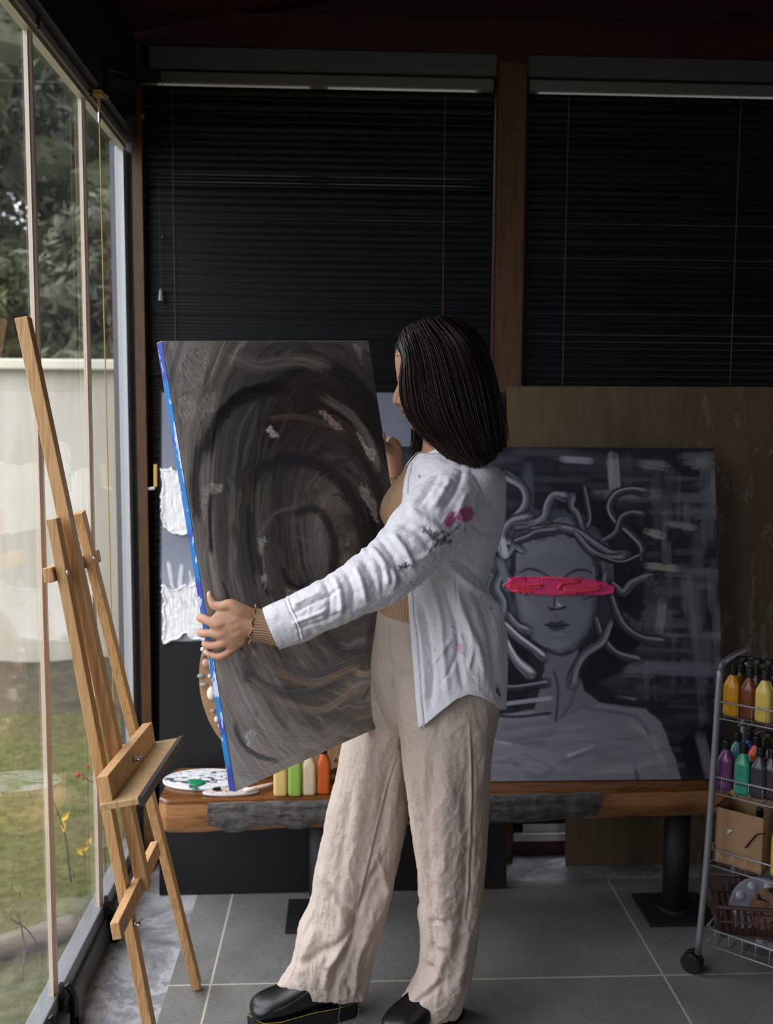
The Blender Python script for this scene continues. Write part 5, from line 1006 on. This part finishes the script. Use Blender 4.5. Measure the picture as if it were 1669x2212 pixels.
near = [(1380,850,1070,2.05,.085),(1420,846,1080,2.045,.092),(1460,848,1083,2.035,.094),(1500,850,1082,2.03,.092),(1536,854,1077,2.03,.094),(1590,861,1066,2.03,.094),(1650,868,1059,2.03,.093),(1720,878,1054,2.035,.092),(1780,886,1051,2.045,.090),(1850,896,1047,2.06,.089),(1920,903,1041,2.08,.088),(2000,906,1031,2.10,.087),(2055,908,1024,2.115,.084),(2095,904,1018,2.12,.078),(2125,893,1012,2.12,.070),(2152,874,1005,2.12,.062),(2180,853,990,2.12,.050,4,10)]
tr.rings(erings(interp_levels(near, 5), 72, 2.2))
trm = remeshed(tr, .0026, 22, .5); TV = vco(trm); TN = vno(trm); tpx, tpy = proj(TV); view = _n_rows = (TN * (CAM - TV)).sum(1) / np.linalg.norm(CAM - TV, axis=1)
fr_ = view > -.15; isfar = (TV[:, 1] > 2.12) ; d = np.zeros(len(TV))
def CR(mask, lst):
    for pts, w, dep_ in lst: crease(tpx, tpy, mask, pts, w, dep_, d)
nearM = fr_ & (TV[:, 1] < 2.13) & (tpx > 845); farM = fr_ & (tpx < 900)
CR(nearM, [([(966,1600),(962,1750),(958,1900),(950,2020)], 20, .006), ([(935,1640),(925,1800),(930,1950),(945,2080)], 12, -.006), ([(1000,1650),(1010,1800),(1005,1960),(990,2080)], 14, -.006), ([(905,1950),(930,2020),(960,2050)], 9, .007), ([(920,2080),(950,2110),(960,2160)], 9, -.008), ([(980,1990),(960,2060),(940,2120),(900,2165)], 12, .010), ([(1015,2000),(1000,2080),(990,2150)], 10, .007), ([(870,2185),(920,2150),(960,2120)], 8, -.008),
           ([(1018,1560),(1022,1700),(1020,1850),(1012,2000)], 2.2, -.0035), ([(1013,1560),(1017,1700),(1015,1850),(1007,2000)], 2.2, .003), ([(880,1560),(905,1700),(915,1850)], 10, -.004), ([(925,1995),(950,1990),(985,2010)], 6, -.004), ([(890,1480),(930,1520),(960,1600)], 14, -.005), ([(1045,1560),(1040,1700)], 14, .004)])
CR(farM, [([(800,1560),(780,1700),(760,1850),(740,2000),(700,2080)], 18, .008), ([(845,1600),(830,1750),(815,1850)], 14, -.007), ([(760,1700),(745,1800),(735,1900)], 10, -.006), ([(700,1850),(712,1920),(750,1960),(764,1990),(740,2030),(700,2060)], 8, -.010), ([(690,1880),(725,1950),(750,2000)], 9, .009), ([(830,1850),(790,1920),(768,1990),(755,2060)], 7, -.009), ([(840,1900),(810,1960),(785,2040)], 9, .010), ([(815,1850),(828,1900),(826,1950),(800,2010)], 6, .008),
          ([(690,2060),(710,2080),(760,2010)], 8, .008), ([(645,2090),(690,2060),(720,2040)], 10, -.009), ([(720,2140),(735,2080),(765,2020)], 7, -.010), ([(700,2140),(710,2090),(740,2040)], 8, .009), ([(765,2150),(770,2080),(790,2020)], 7, .009), ([(780,2150),(785,2090),(800,2040)], 6, -.008), ([(640,2120),(660,2060),(690,2000)], 12, .008), ([(748,2120),(760,2150)], 5, -.006),
          ([(858,1640),(820,1780),(790,1900),(770,2000)], 2.0, -.0035), ([(853,1640),(815,1780),(785,1900),(765,2000)], 2.0, .003), ([(790,1480),(800,1560),(840,1600)], 14, -.005)])
CR(fr_, [([(841,1330),(840,1380),(843,1420),(847,1455)], 2.4, -.006), ([(836,1335),(836,1380),(840,1440)], 4, .003), ([(847,1454),(850,1500),(862,1560),(870,1640)], 4, -.006), ([(812,1420),(850,1440),(880,1500)], 12, -.004), ([(900,1400),(905,1500)], 12, .003)])
nz = (fbm(TV[:,0]*26, TV[:,1]*26, TV[:,2]*9, 4)-.5)*.007 + (1-np.abs(2*fbm(TV[:,0]*34+5, TV[:,1]*34, TV[:,2]*12, 3)-1)-.8)*.009*sstep(1350, 2000, tpy) + (1-np.abs(2*fbm(TV[:,0]*60+5, TV[:,1]*60, TV[:,2]*50, 3)-1)-.8)*.0022
setco(trm, TV + TN*(d*1.0 + nz)[:, None])
def linen(name, c, dk, sc=700, wr=.35, rough=.85):
    t = NT(name); v = t.coord(); w1_ = t.noise(t.coord((1,1,.12)), sc, 2); w2_ = t.noise(t.coord((.12,.12,1)), sc, 2); m = t.n('ShaderNodeMath', operation='ADD'); t.l(w1_, m.inputs[0]); t.l(w2_, m.inputs[1])
    cr = t.n('ShaderNodeTexNoise', i_Scale=26.0, i_Detail=5, i_Roughness=.6, i_Distortion=1.5); t.l(v, cr.inputs['Vector']); m2 = t.n('ShaderNodeMath', operation='MULTIPLY_ADD'); t.l(cr.outputs['Fac'], m2.inputs[0]); m2.inputs[1].default_value = 9.0; t.l(m.outputs[0], m2.inputs[2])
    return t, m2.outputs[0], t.mix(t.ramp(m.outputs[0], [(.75, (0,0,0)), (1.3, (.5,.5,.5))]), L4(c), L4(dk)), wr, rough
t, bh_, c_, wr, ro = linen('beige_linen', (206,190,178), (184,167,153)); t.bsdf(c_, ro, 0, .2, bh_, .42, .0011); M['linen'] = t.m
trm.materials.append(M['linen']); trm.polygons.foreach_set('use_smooth', [True]*len(trm.polygons)); to_ = link('linen_trousers', trm, np.zeros(3), wm)
# frayed threads hanging from the hem
mb = MB()
for a in ([(732,2160),(734,2180),(731,2200),(737,2215)], [(771,2150),(775,2175),(773,2200),(768,2216)]): mb.tube(crom([P(u, v, 2.125) for u, v in a], 5), .0011, 6)
for i in range(70): 
    f = i/69; u = 602 + 190*f; v = 2134 + 30*math.sin(math.pi*min(1, f*.75)) + random.uniform(-2, 2); Yv = 2.18 - .046*math.sin(math.pi*f) ; mb.tube([P(u, v-3, Yv), P(u+random.uniform(-2,2), v+random.uniform(2,5), Yv-.001)], .0007, 4)
mb.build('frayed_hem', plain('dark_fray', (96,92,96), .9), wm)

# ---- boots
lea = plain('black_leather', (20,20,21), .28, spec=.5, bstr=.1, bs=90); sole = plain('black_sole', (16,16,16), .5); yst = plain('yellow_stitch', (190,170,40), .6)
def boot(toe, heel, name):
    toe, heel = np.array(toe, float), np.array(heel, float); ax = _n(toe - heel); L_ = np.linalg.norm(toe-heel); sd = np.cross([0,0,1.0], ax)
    def ring(f, w, z0, z1, n=36, e=2.6):
        c = heel + ax*L_*f; cz = (z0+z1)/2; hz = (z1-z0)/2
        return [c + sd*w*math.copysign(abs(math.cos(t))**(2/e), math.cos(t)) + np.array([0,0,cz + hz*math.copysign(abs(math.sin(t))**(2/e), math.sin(t))]) for t in np.linspace(0, 2*math.pi, n, endpoint=False)]
    up_ = [(.0,.012,.045,.09),(.02,.028,.038,.11),(.07,.036,.035,.13),(.2,.038,.035,.138),(.36,.038,.035,.132),(.48,.040,.035,.116),(.6,.044,.035,.099),(.74,.048,.035,.086),(.86,.046,.035,.078),(.95,.038,.036,.068),(.99,.024,.038,.058),(1.0,.010,.042,.050)]
    r = empty(name, (toe+heel)/2) ; r.parent = wm; r.matrix_parent_inverse = wm.matrix_basis.inverted(); tag(r)
    MB().rings([ring(*a) for a in crom(np.array(up_), 3)]).build('upper', lea, r, smooth=True)
    def outline(k, g):
        N = 64; out = []
        for i in range(N):
            t = 2*math.pi*i/N; u = .5+.5*math.cos(t); w = np.interp(u, [0,.08,.25,.45,.6,.75,.9,1], [0,.032,.040,.039,.045,.051,.043,0]) ; out.append(heel + ax*((u*1.03-.012)*L_ + g*math.cos(t)) + sd*(w*math.copysign(1, math.sin(t))*min(1, abs(math.sin(t))*3+.0) + g*math.sin(t)))
        return [o_ + np.array([0,0,k]) for o_ in out]
    MB().rings([outline(.001, -.002), outline(.001, .001), outline(.030, .002), outline(.036, .003), outline(.038, -.004)]).build('sole', sole, r, smooth=False)
    MB().tube(outline(.0385, .0005) + [outline(.0385, .0005)[0]], .0007, 5).build('welt_stitching', yst, r)
    mb = MB(); mb.rings([ring(.24,.030,.122,.142,36,2.2), ring(.40,.036,.112,.134,36,2.2)]); mb.tube([P_ for P_ in (heel+ax*L_*.46+sd*.036+[0,0,.095], heel+ax*L_*.47+[0,0,.121], heel+ax*L_*.46-sd*.036+[0,0,.095])], .006, 8)
    mb.build('tongue', lea, r, smooth=True); return r
boot((-.226, 2.13, 0), (.035, 2.20, 0), 'leather_boot'); boot((.105, 2.035, 0), (.288, 2.195, 0), 'leather_boot')

# ---- white linen shirt
Ys = lambda f, a, b: a + (b-a)*f
sh_lv = [  # py, front x, back x, half width near, front edge x, hem flag
 (978,902,1010,.092,908),(986,893,1026,.112,901),(996,885,1048,.138,893),(1010,876,1072,.160,887),(1030,862,1084,.176,880),(1055,846,1086,.182,876),(1085,830,1086,.184,873),(1120,826,1083,.182,872),(1160,838,1074,.178,875),(1200,846,1061,.174,880),(1240,846,1049,.172,884),(1262,842,1047,.172,886),(1290,834,1060,.176,889),(1325,826,1078,.182,893),(1360,822,1088,.190,896),(1420,830,1089,.198,901),(1480,842,1087,.203,906),(1530,850,1083,.206,910),(1575,856,1078,.208,913)]
SL = crom(np.array(sh_lv, float), 12); NA = 300
hem_u = [0, .10, .22, .34, .42, .50, .62, 1.0]; hem_y = [1573, 1556, 1520, 1502, 1510, 1532, 1540, 1540]    # along the near half
V_ = []; nr = 220
cols_f = np.linspace(-1, 1, NA)
pyA, fA, bA, wA, eA = [np.interp(np.linspace(0, 1, 900), np.linspace(0, 1, len(SL)), SL[:, i]) for i in range(5)]
hemx = [(912,1573),(945,1545),(985,1513),(1012,1502),(1040,1508),(1065,1521),(1083,1534)]
grid = np.zeros((nr, NA, 3))
for j, u in enumerate(cols_f):
    au = abs(u)                                  # 0 = centre back, 1 = front edge
    for it in range(1):
        pass
    # hem height of this column from its px position at the bottom
    a0 = None; hemq = 1500
    for _it in range(3):
        k = np.interp(hemq, pyA, np.arange(900)); k0 = int(min(k, 898)); xl, xr, w, xe = fA[k0], bA[k0], wA[k0], eA[k0]; L0, R0 = P(xl, hemq, YC), P(xr, hemq, YC); c = (L0+R0)/2; a = (R0-L0)/2; al = np.linalg.norm(a)
        yy = YC - w*.72; cs = np.clip((c[0]-P(xe, hemq, yy)[0])/al, -.98, .98); t_ = au*(math.pi - math.acos(cs)); ex = 2/2.35
        pn_ = c + a*math.copysign(abs(math.cos(t_))**ex, math.cos(t_)) + np.array([0, -w*abs(math.sin(t_))**ex, 0]); qx = float(proj(pn_)[0]); hy = np.interp(qx, [q_[0] for q_ in hemx], [q_[1] for q_ in hemx]); hemq = 920 + (hy-920)*(pn_[1]/YC)
    for i in range(nr):
        f = i/(nr-1)
        hem = hemq
        py = 978 + (hem-978)*f; k = np.interp(py, pyA, np.arange(900)); k0 = int(min(k, 898)); g = k-k0; F_ = lambda A: A[k0]*(1-g)+A[k0+1]*g
        xl, xr, w, xe = F_(fA), F_(bA), F_(wA), F_(eA); L0, R0 = P(xl, py, YC), P(xr, py, YC); c = (L0+R0)/2; a = (R0-L0)/2; al = np.linalg.norm(a)
        # opening angle: the near front edge sits at column xe seen from the camera
        yy = YC - w*.72; Xe = P(xe, py, yy)[0]; cs = np.clip((c[0]-Xe)/al, -.98, .98); th = math.pi - math.acos(cs); t_ = au*th; ex = 2/2.35
        ct, st = math.cos(t_), math.sin(t_); grid[i, j] = c + a*math.copysign(abs(ct)**ex, ct) + np.array([0, -w*abs(st)**ex, 0]) if u < 0 else c + a*math.copysign(abs(ct)**ex, ct) + np.array([0, w*abs(st)**ex, 0])
SV = grid.reshape(-1, 3)
ii = (np.arange(nr-1)[:, None]*NA + np.arange(NA-1)[None, :]).ravel(); SF = np.stack([ii, ii+1, ii+NA+1, ii+NA], 1)
def cloth_part(V, Fc, lst, mask_fn, noise_amp, seed, nscale=(26,26,12)):
    me = bpy.data.meshes.new('c'); me.from_pydata(V.tolist(), [], Fc.tolist() if hasattr(Fc, 'tolist') else Fc); N_ = vno(me); cen = np.array(seed_c); 
    outw = ((V - cen) * N_ * [1,1,0]).sum(1).mean(); N_ = N_ if outw > 0 else -N_
    px, py = proj(V); vw = (N_*(CAM-V)).sum(1); mk = (vw > -.05) & mask_fn(V, px, py); d = np.zeros(len(V))
    for pts, w, dd in lst: crease(px, py, mk, pts, w, dd, d)
    x, y, z = V.T; nz = (1-np.abs(2*fbm(x*nscale[0]+seed, y*nscale[1], z*nscale[2], 4)-1)-.8)*noise_amp + (fbm(x*70+seed, y*70, z*60, 3)-.5)*noise_amp*.35
    bpy.data.meshes.remove(me); return V + N_*(d+nz)[:, None]
seed_c = [.25, YC, 1.2]
sfolds = [([(1000,1180),(985,1130),(1000,1090)], 8, .006), ([(960,1210),(1010,1260),(1060,1300),(1082,1360)], 8, .009), ([(990,1215),(1040,1250),(1075,1310)], 7, -.006), ([(930,1250),(950,1330),(958,1420),(965,1500)], 7, .007), ([(905,1280),(925,1360),(935,1450),(930,1530)], 7, -.006), ([(980,1260),(1000,1330),(1030,1400),(1045,1470)], 9, .008), ([(960,1270),(985,1350),(990,1430),(1000,1490)], 6, -.007),
 ([(1020,1270),(1050,1340),(1065,1420),(1068,1500)], 9, -.006), ([(895,1290),(912,1400),(920,1540)], 6, .006), ([(1005,1340),(1018,1400),(1010,1450)], 5, .005), ([(930,1440),(960,1400),(975,1380)], 4, .004), ([(950,1480),(975,1440),(990,1400)], 4, -.004), ([(1060,1300),(1085,1340)], 6, .006), ([(1000,1110),(1040,1150),(1076,1150)], 6, -.005), ([(1020,1060),(1050,1080),(1080,1075)], 7, -.004), ([(985,1225),(985,1300),(992,1400),(1008,1490)], 1.8, -.0025), ([(1040,1060),(1060,1050),(1084,1042)], 1.5, -.002)]
SV = cloth_part(SV, SF, sfolds, lambda V, px, py: V[:, 1] < YC+.02, .0055, 3.0)
sleeve_path = [(1012,1040,2.05,.040,.044),(996,1058,1.995,.058,.056),(965,1090,1.958,.071,.066),(930,1128,1.925,.074,.064),(895,1172,1.90,.070,.060),(862,1208,1.885,.066,.056),(825,1240,1.87,.063,.053),(785,1263,1.86,.058,.049),(740,1288,1.85,.051,.044),(700,1308,1.842,.049,.041),(665,1327,1.838,.049,.039),(640,1338,1.836,.0475,.038),(628,1342,1.835,.0470,.037),(605,1350,1.833,.0460,.036),(586,1358,1.832,.0455,.036)]
rg = np.array(arm(sleeve_path, 220, 16)); Nn, nn2 = rg.shape[0], 220
slV = rg.reshape(-1, 3); ks = np.arange(nn2); slF = [(i*nn2+k, i*nn2+(k+1) % nn2, (i+1)*nn2+(k+1) % nn2, (i+1)*nn2+k) for i in range(Nn-1) for k in range(nn2)]
me = bpy.data.meshes.new('c'); me.from_pydata(slV.tolist(), [], slF); N_ = vno(me); bpy.data.meshes.remove(me); cen = rg.mean(1)
if ((slV - np.repeat(cen, nn2, 0))*N_).sum() < 0: N_ = -N_
px, py = proj(slV); mk = np.ones(len(slV), bool); mk &= (N_*(CAM-slV)).sum(1) > -.1; d = np.zeros(len(slV))
for pts, w, dd in [([(782,1212),(800,1240),(812,1275)], 6, -.012), ([(800,1180),(830,1220),(838,1270)], 6, .010), ([(820,1165),(850,1205),(866,1255)], 6, -.010), ([(845,1150),(875,1190),(890,1235)], 7, .009), ([(766,1222),(780,1255),(790,1300)], 6, .010), ([(745,1235),(760,1270),(762,1318)], 6, -.008), ([(722,1245),(735,1285),(735,1330)], 6, .008), ([(700,1258),(712,1290),(708,1340)], 5, -.007), ([(860,1130),(900,1150),(935,1190)], 8, -.006), ([(880,1100),(920,1125),(960,1160)], 9, .006), ([(950,1010),(925,1060),(900,1090)], 8, -.006), ([(975,1030),(950,1075),(930,1100)], 7, .007), ([(1000,1010),(985,1060),(960,1100)], 6, -.007), ([(1010,1060),(990,1100),(1000,1130)], 6, .006),
    ([(632,1325),(660,1310),(700,1290),(740,1270)], 4, -.006), ([(634,1345),(670,1332),(710,1315)], 4, .006), ([(636,1360),(670,1350),(700,1340),(740,1318)], 4, -.005), ([(630,1312),(655,1298),(690,1280)], 4, .005), ([(830,1215),(850,1240),(845,1280)], 5, .007), ([(808,1200),(822,1232),(826,1290)], 4, -.007), ([(880,1215),(905,1205),(940,1190)], 6, .005), ([(615,1293),(625,1320),(640,1350),(650,1388)], 1.6, -.004), ([(620,1291),(630,1318),(645,1348),(655,1386)], 1.6, .003), ([(770,1160),(790,1200)], 6, .005)]: crease(px, py, mk, pts, w, dd, d)
x, y, z = slV.T; fl_ = np.repeat(np.linspace(0, 1, Nn), nn2); nz = ((1-np.abs(2*fbm(x*24, y*24, z*24+4, 4)-1)-.8)*.009 + (fbm(x*70, y*70, z*60, 3)-.5)*.003) * np.where(fl_ > .82, .25, 1)
slV = slV + N_*(d+nz)[:, None]
# far sleeve, collar, placket, folded hem corner
fs = np.array(arm([(1010,1020,2.20,.052,.052),(985,1045,2.26,.066,.060),(950,1100,2.335,.062,.056),(918,1145,2.39,.052,.050),(893,1125,2.390,.046,.046),(878,1092,2.383,.041,.040)], 80, 8)); fsV = fs.reshape(-1, 3)
fsF = [(i*80+k, i*80+(k+1) % 80, (i+1)*80+(k+1) % 80, (i+1)*80+k) for i in range(fs.shape[0]-1) for k in range(80)]
shirt = MB(); shirt.v.append(SV); shirt.nv = len(SV); shirt.f = SF.tolist(); shirt.mi = [0]*len(shirt.f); shirt.add(slV, slF); nmain = len(SV)+len(slV); shirt.add(fsV, fsF)
# collar: a stand with a folded leaf
Cr = []
for u in np.linspace(-1, 1, 90):
    t_ = abs(u)*2.62; s1 = -1 if u < 0 else 1; c = P(958, 972, YC); a = .060; b = .075; ca, sa = math.cos(t_), math.sin(t_); fr2 = sstep(1.2, 2.6, t_); drop = .030*fr2
    b0 = np.array([c[0]+a*ca*1.15, YC+s1*b*1.08*sa, c[2]-.018-drop]); b1 = np.array([c[0]+a*.9*ca, YC+s1*b*.92*sa, c[2]+.020-drop*.9]); b2 = np.array([c[0]+a*1.02*ca, YC+s1*b*1.04*sa, c[2]+.016-drop*.9]); b3 = np.array([c[0]+a*1.38*ca - .006*fr2, YC+s1*b*1.42*sa, c[2]-.020-drop*1.15 - .012*fr2])
    Cr.append([b0, b1, (b1+b2)/2+[0,0,.002], b2, (b2+b3)/2 + np.array([ca, s1*sa, 0])*.003, b3])
shirt.rings(Cr, cap=False, close=False)
# near placket strip along the front edge
pk_ = []
for i in range(0, nr, 3):
    e, e2 = grid[i, 0], grid[i, 8]; fy = SV.reshape(nr, NA, 3)[i, 0]; fy2 = SV.reshape(nr, NA, 3)[i, 8]; o_ = np.array([-.001, -.003, 0]); pk_.append([fy + [0,.004,0], fy + o_, (fy+fy2)/2 + o_, fy2 + o_*.6, fy2 + [0,.001,0]])
shirt.rings(pk_, cap=False, close=False)
# curled tail of the front panel
ca_ = [(912,1572),(930,1578),(948,1581),(966,1583),(982,1581),(995,1579)]; cb_ = [(912,1560),(930,1545),(948,1533),(962,1522),(972,1514),(980,1508)]
tl = [[P(a0, a1, 1.950+.008*f) * (1-g) + P(b0, b1, 1.955+.008*f)*g + np.array([0, -.004*math.sin(g*3.1), 0]) for g in np.linspace(0, 1, 14)] for (a0, a1), (b0, b1), f in zip(crom(ca_, 4), crom(cb_, 4), np.linspace(0, 1, 21))]
shirt.rings(tl, cap=False, close=False)
# paint stains
AV = np.concatenate(shirt.v); ax_, ay_ = proj(AV); pS = Paint(ax_, ay_, (243,242,248)); far_m = AV[:, 1] > 2.14
for poly, c, o_ in (([(955,1130),(962,1112),(975,1104),(985,1104),(982,1115),(992,1100),(1005,1093),(1022,1096),(1027,1108),(1018,1122),(1012,1130),(998,1128),(985,1122),(975,1138),(962,1143)], (214,92,160), .9), ([(988,1133),(998,1128),(1002,1134),(985,1146),(968,1160),(960,1168),(952,1160),(972,1148)], (44,56,42), .95), ([(903,1136),(912,1130),(925,1142),(948,1143),(962,1148),(948,1160),(935,1166),(920,1156)], (50,50,50), .8), ([(930,1178),(945,1165),(960,1162),(985,1165),(972,1172),(950,1180),(925,1195)], (48,58,44), .85),
                    ([(862,1220),(876,1212),(884,1220),(882,1230),(866,1236),(858,1232)], (46,46,50), .9), ([(874,1200),(879,1198),(880,1208),(874,1212)], (220,110,170), .8), ([(975,1368),(985,1366),(990,1385),(1004,1400),(1004,1418),(992,1412),(982,1395)], (226,150,190), .55), ([(992,1368),(1000,1370),(1002,1382),(996,1380)], (224,120,170), .8), ([(1054,1312),(1064,1310),(1062,1318),(1056,1322)], (206,40,110), .9), ([(1068,1474),(1078,1480),(1084,1498),(1078,1508),(1068,1498)], (54,52,56), .85), ([(980,1250),(990,1242),(992,1240),(986,1248),(982,1254)], (40,40,42), .9), ([(1054,1152),(1062,1149),(1060,1153)], (36,36,38), .9), ([(884,1255),(892,1262),(900,1264),(890,1266)], (70,74,58), .8), ([(1000,1405),(1006,1412),(1004,1420),(999,1414)], (226,110,170), .8), ([(903,1030),(908,1024),(908,1030),(904,1036)], (50,70,50), .8), ([(974,1350),(982,1352),(980,1358),(975,1357)], (224,120,170), .8)):
    dk_ = max(c) < 90; pS.blob(poly, c, o_, 3 if not dk_ else 4, (5 if len(poly) > 5 else 1.5) + 5*dk_, 0, .2, -.7, .14, .31 if dk_ and len(poly) > 5 else (.36 if o_ < .6 else 0))
rs4 = np.random.default_rng(8)
for i in range(46):
    u, v = rs4.choice([[1000,1120],[880,1215],[985,1380],[950,1180]]) + rs4.normal(size=2)*[34,34]; pS.stroke([(u, v), (u+1, v+1)], rs4.uniform(1.2, 2.6), (222,120,175), .7, .4, 0)
pS.c[far_m] = lin((243,242,248))
t, bh_, c_, wr, ro = linen('white_linen', (255,255,255), (248,248,248), 800); a = t.n('ShaderNodeVertexColor', layer_name='Col'); t.bsdf(t.mix(1.0, a.outputs[0], c_, 'MULTIPLY'), .85, 0, .2, bh_, .40, .0010); M['white_linen'] = t.m
so = shirt.build('white_shirt', M['white_linen'], wm, smooth=True, col=pS.c, fixn=False); s_ = so.modifiers.new('thickness', 'SOLIDIFY'); s_.thickness = .0014; s_.offset = 0

# ---- necklace
mb = MB(); pts = [P(918, 1002, YC) + np.array([-.0 + .052*math.cos(t_)*.9 + .042, .075*math.sin(t_), -.018*(-math.cos(t_))*.6]) for t_ in np.linspace(0, 2*math.pi, 40)]
mb.tube(pts, .0016, 6); mb.build('gold_necklace', plain('gold', (212,170,90), .25, 1), wm, smooth=True)

# ---- hair
GN = [[(856,747),(872,772),(869,815),(871,864),(889,906),(922,947),(968,992)], [(870,714),(884,770),(890,836),(902,893),(930,940),(968,975),(1002,1004)], [(893,698),(922,762),(938,836),(954,895),(978,945),(1004,985),(1030,1012)], [(922,688),(965,748),(990,822),(1008,890),(1024,945),(1036,985),(1052,1004)], [(952,682),(1005,735),(1034,805),(1050,875),(1060,930),(1064,970),(1068,990)], [(972,682),(1030,718),(1058,785),(1076,850),(1088,905),(1092,940),(1088,958)]]
GF = [[(856,747),(866,768),(872,806),(878,860),(893,905),(896,950),(886,988)], [(870,714),(876,770),(890,836),(900,893),(915,935),(918,965),(908,994)], [(893,698),(922,762),(938,836),(945,895),(950,945),(945,975),(935,1000)], [(922,688),(965,748),(990,822),(1000,890),(1005,945),(1000,975),(990,1000)], [(952,682),(1005,735),(1034,805),(1050,875),(1058,930),(1058,962),(1050,990)], [(972,682),(1030,718),(1058,785),(1076,850),(1088,905),(1092,940),(1088,958)]]
ON = [[0,.058,.082,.088,.092,.104,.120],[0,.066,.094,.102,.110,.126,.146],[0,.066,.096,.108,.116,.130,.148],[0,.060,.090,.102,.108,.116,.124],[0,.046,.070,.080,.084,.086,.086],[0,.010,.016,.02,.02,.02,.02]]
OF = [[0,.058,.086,.090,.090,.090,.092],[0,.066,.094,.100,.104,.106,.110],[0,.066,.096,.104,.108,.112,.118],[0,.060,.090,.100,.104,.108,.112],[0,.046,.070,.078,.082,.084,.084],[0,.010,.016,.02,.02,.02,.02]]
def hguide(G_, O_, sgn):
    A = np.zeros((6, 8, 3)); wk = [.9, 1, 1, 1, 1, .3]
    for i in range(6):
        g_ = [list(p_) for p_ in G_[i]]; o_ = list(O_[i]); o_[1] = max(o_[1], .086*wk[i]) if i < 5 else o_[1]
        fx = (.30, .30, .28, .26, .24, .3)[i]; g_.insert(1, [g_[0][0]*(1-fx)+g_[1][0]*fx, g_[0][1]*(1-fx)+g_[1][1]*fx - 1]); o_.insert(1, (.040,.060,.064,.062,.050,.006)[i])
        for j in range(8): A[i, j] = P(g_[j][0], g_[j][1], YC + sgn*o_[j])
    D = np.array([crom(A[i], 6) for i in range(6)]); return np.stack([crom(D[:, k], 12) for k in range(D.shape[1])], 1)
HN, HF = hguide(GN, ON, -1), hguide(GF, OF, 1); hair = MB()
for Hh, sg in ((HN, -1), (HF, 1)):
    ns, nt = Hh.shape[:2]; cm_ = np.array([P(955, 840, YC)[0], YC, 0]); base_ = Hh.copy(); 
    inn = base_ + (cm_ - base_) * [.05, .05, 0]; inn[..., 2] -= .0025
    i_ = np.arange(ns); rr_ = (1 + .012*np.sin(i_*1.7) + .01*np.sin(i_*.63+1)); inn[..., 1] = YC + (inn[..., 1]-YC)*rr_[:, None]
    hair.rings([list(inn[i]) for i in range(ns)], cap=False, close=False)
    cnt = 2300 if sg < 0 else 1300
    for kk in range(cnt):
        s0 = rng.random()*(ns-1.001); i0 = int(s0); g = s0-i0; c = Hh[i0]*(1-g) + Hh[i0+1]*g; lay = rng.random()**1.5*.05; c = c + (cm_-c)*[lay, lay, 0]*np.linspace(.4, 1, nt)[:, None]
        lk = float(noise3(s0*.9, 3.0, sg)); L_ = int(nt*min(1, .80 + .14*lk + .14*rng.random()**.5)); c = c[:L_]; cl_ = math.floor(s0*1.3); tt = np.linspace(0, 1, L_)[:, None]; w_ = rng.normal(size=3)*[.0035,.0022,.001]; off = (noise3(np.full(L_, cl_*3.1), tt[:, 0]*2.2, sg) - .5)[:, None]*[.010, .005, 0]
        c = c + w_*tt*1.3 + off*tt + rng.normal(size=3)*[.0015,.0015,.0005]; st_ = int(rng.integers(0, 3)); c = c[st_::2]
        if len(c) > 4: hair.tube(c, np.interp(np.linspace(0, 1, len(c)), [0,.2,.9,1], [.0011,.0014,.0011,.0004]), 3, caps=False)
# baby hairs at the forehead
for kk in range(60):
    a0, a1 = 852+rng.random()*20, 742+rng.random()*22; hair.tube(crom([P(a0+14, a1-16, YC+rng.normal()*.02), P(a0+2, a1-4, YC+rng.normal()*.02), P(a0-1, a1+6+rng.random()*6, YC+rng.normal()*.02)], 4), .0006, 3, caps=False)
t = NT('dark_brown_hair'); v = t.coord(); n = t.noise(t.coord((1,1,.1)), 180, 3); cH = t.ramp(n, [(.3, L4((20,13,11))), (.6, L4((40,27,22))), (.8, L4((64,42,32)))]); b = t.bsdf(cH, .42, 0, .32); b.inputs['Anisotropic'].default_value = .5; M['hair'] = t.m
hair.build('hair', M['hair'], wm, smooth=True, fixn=False)
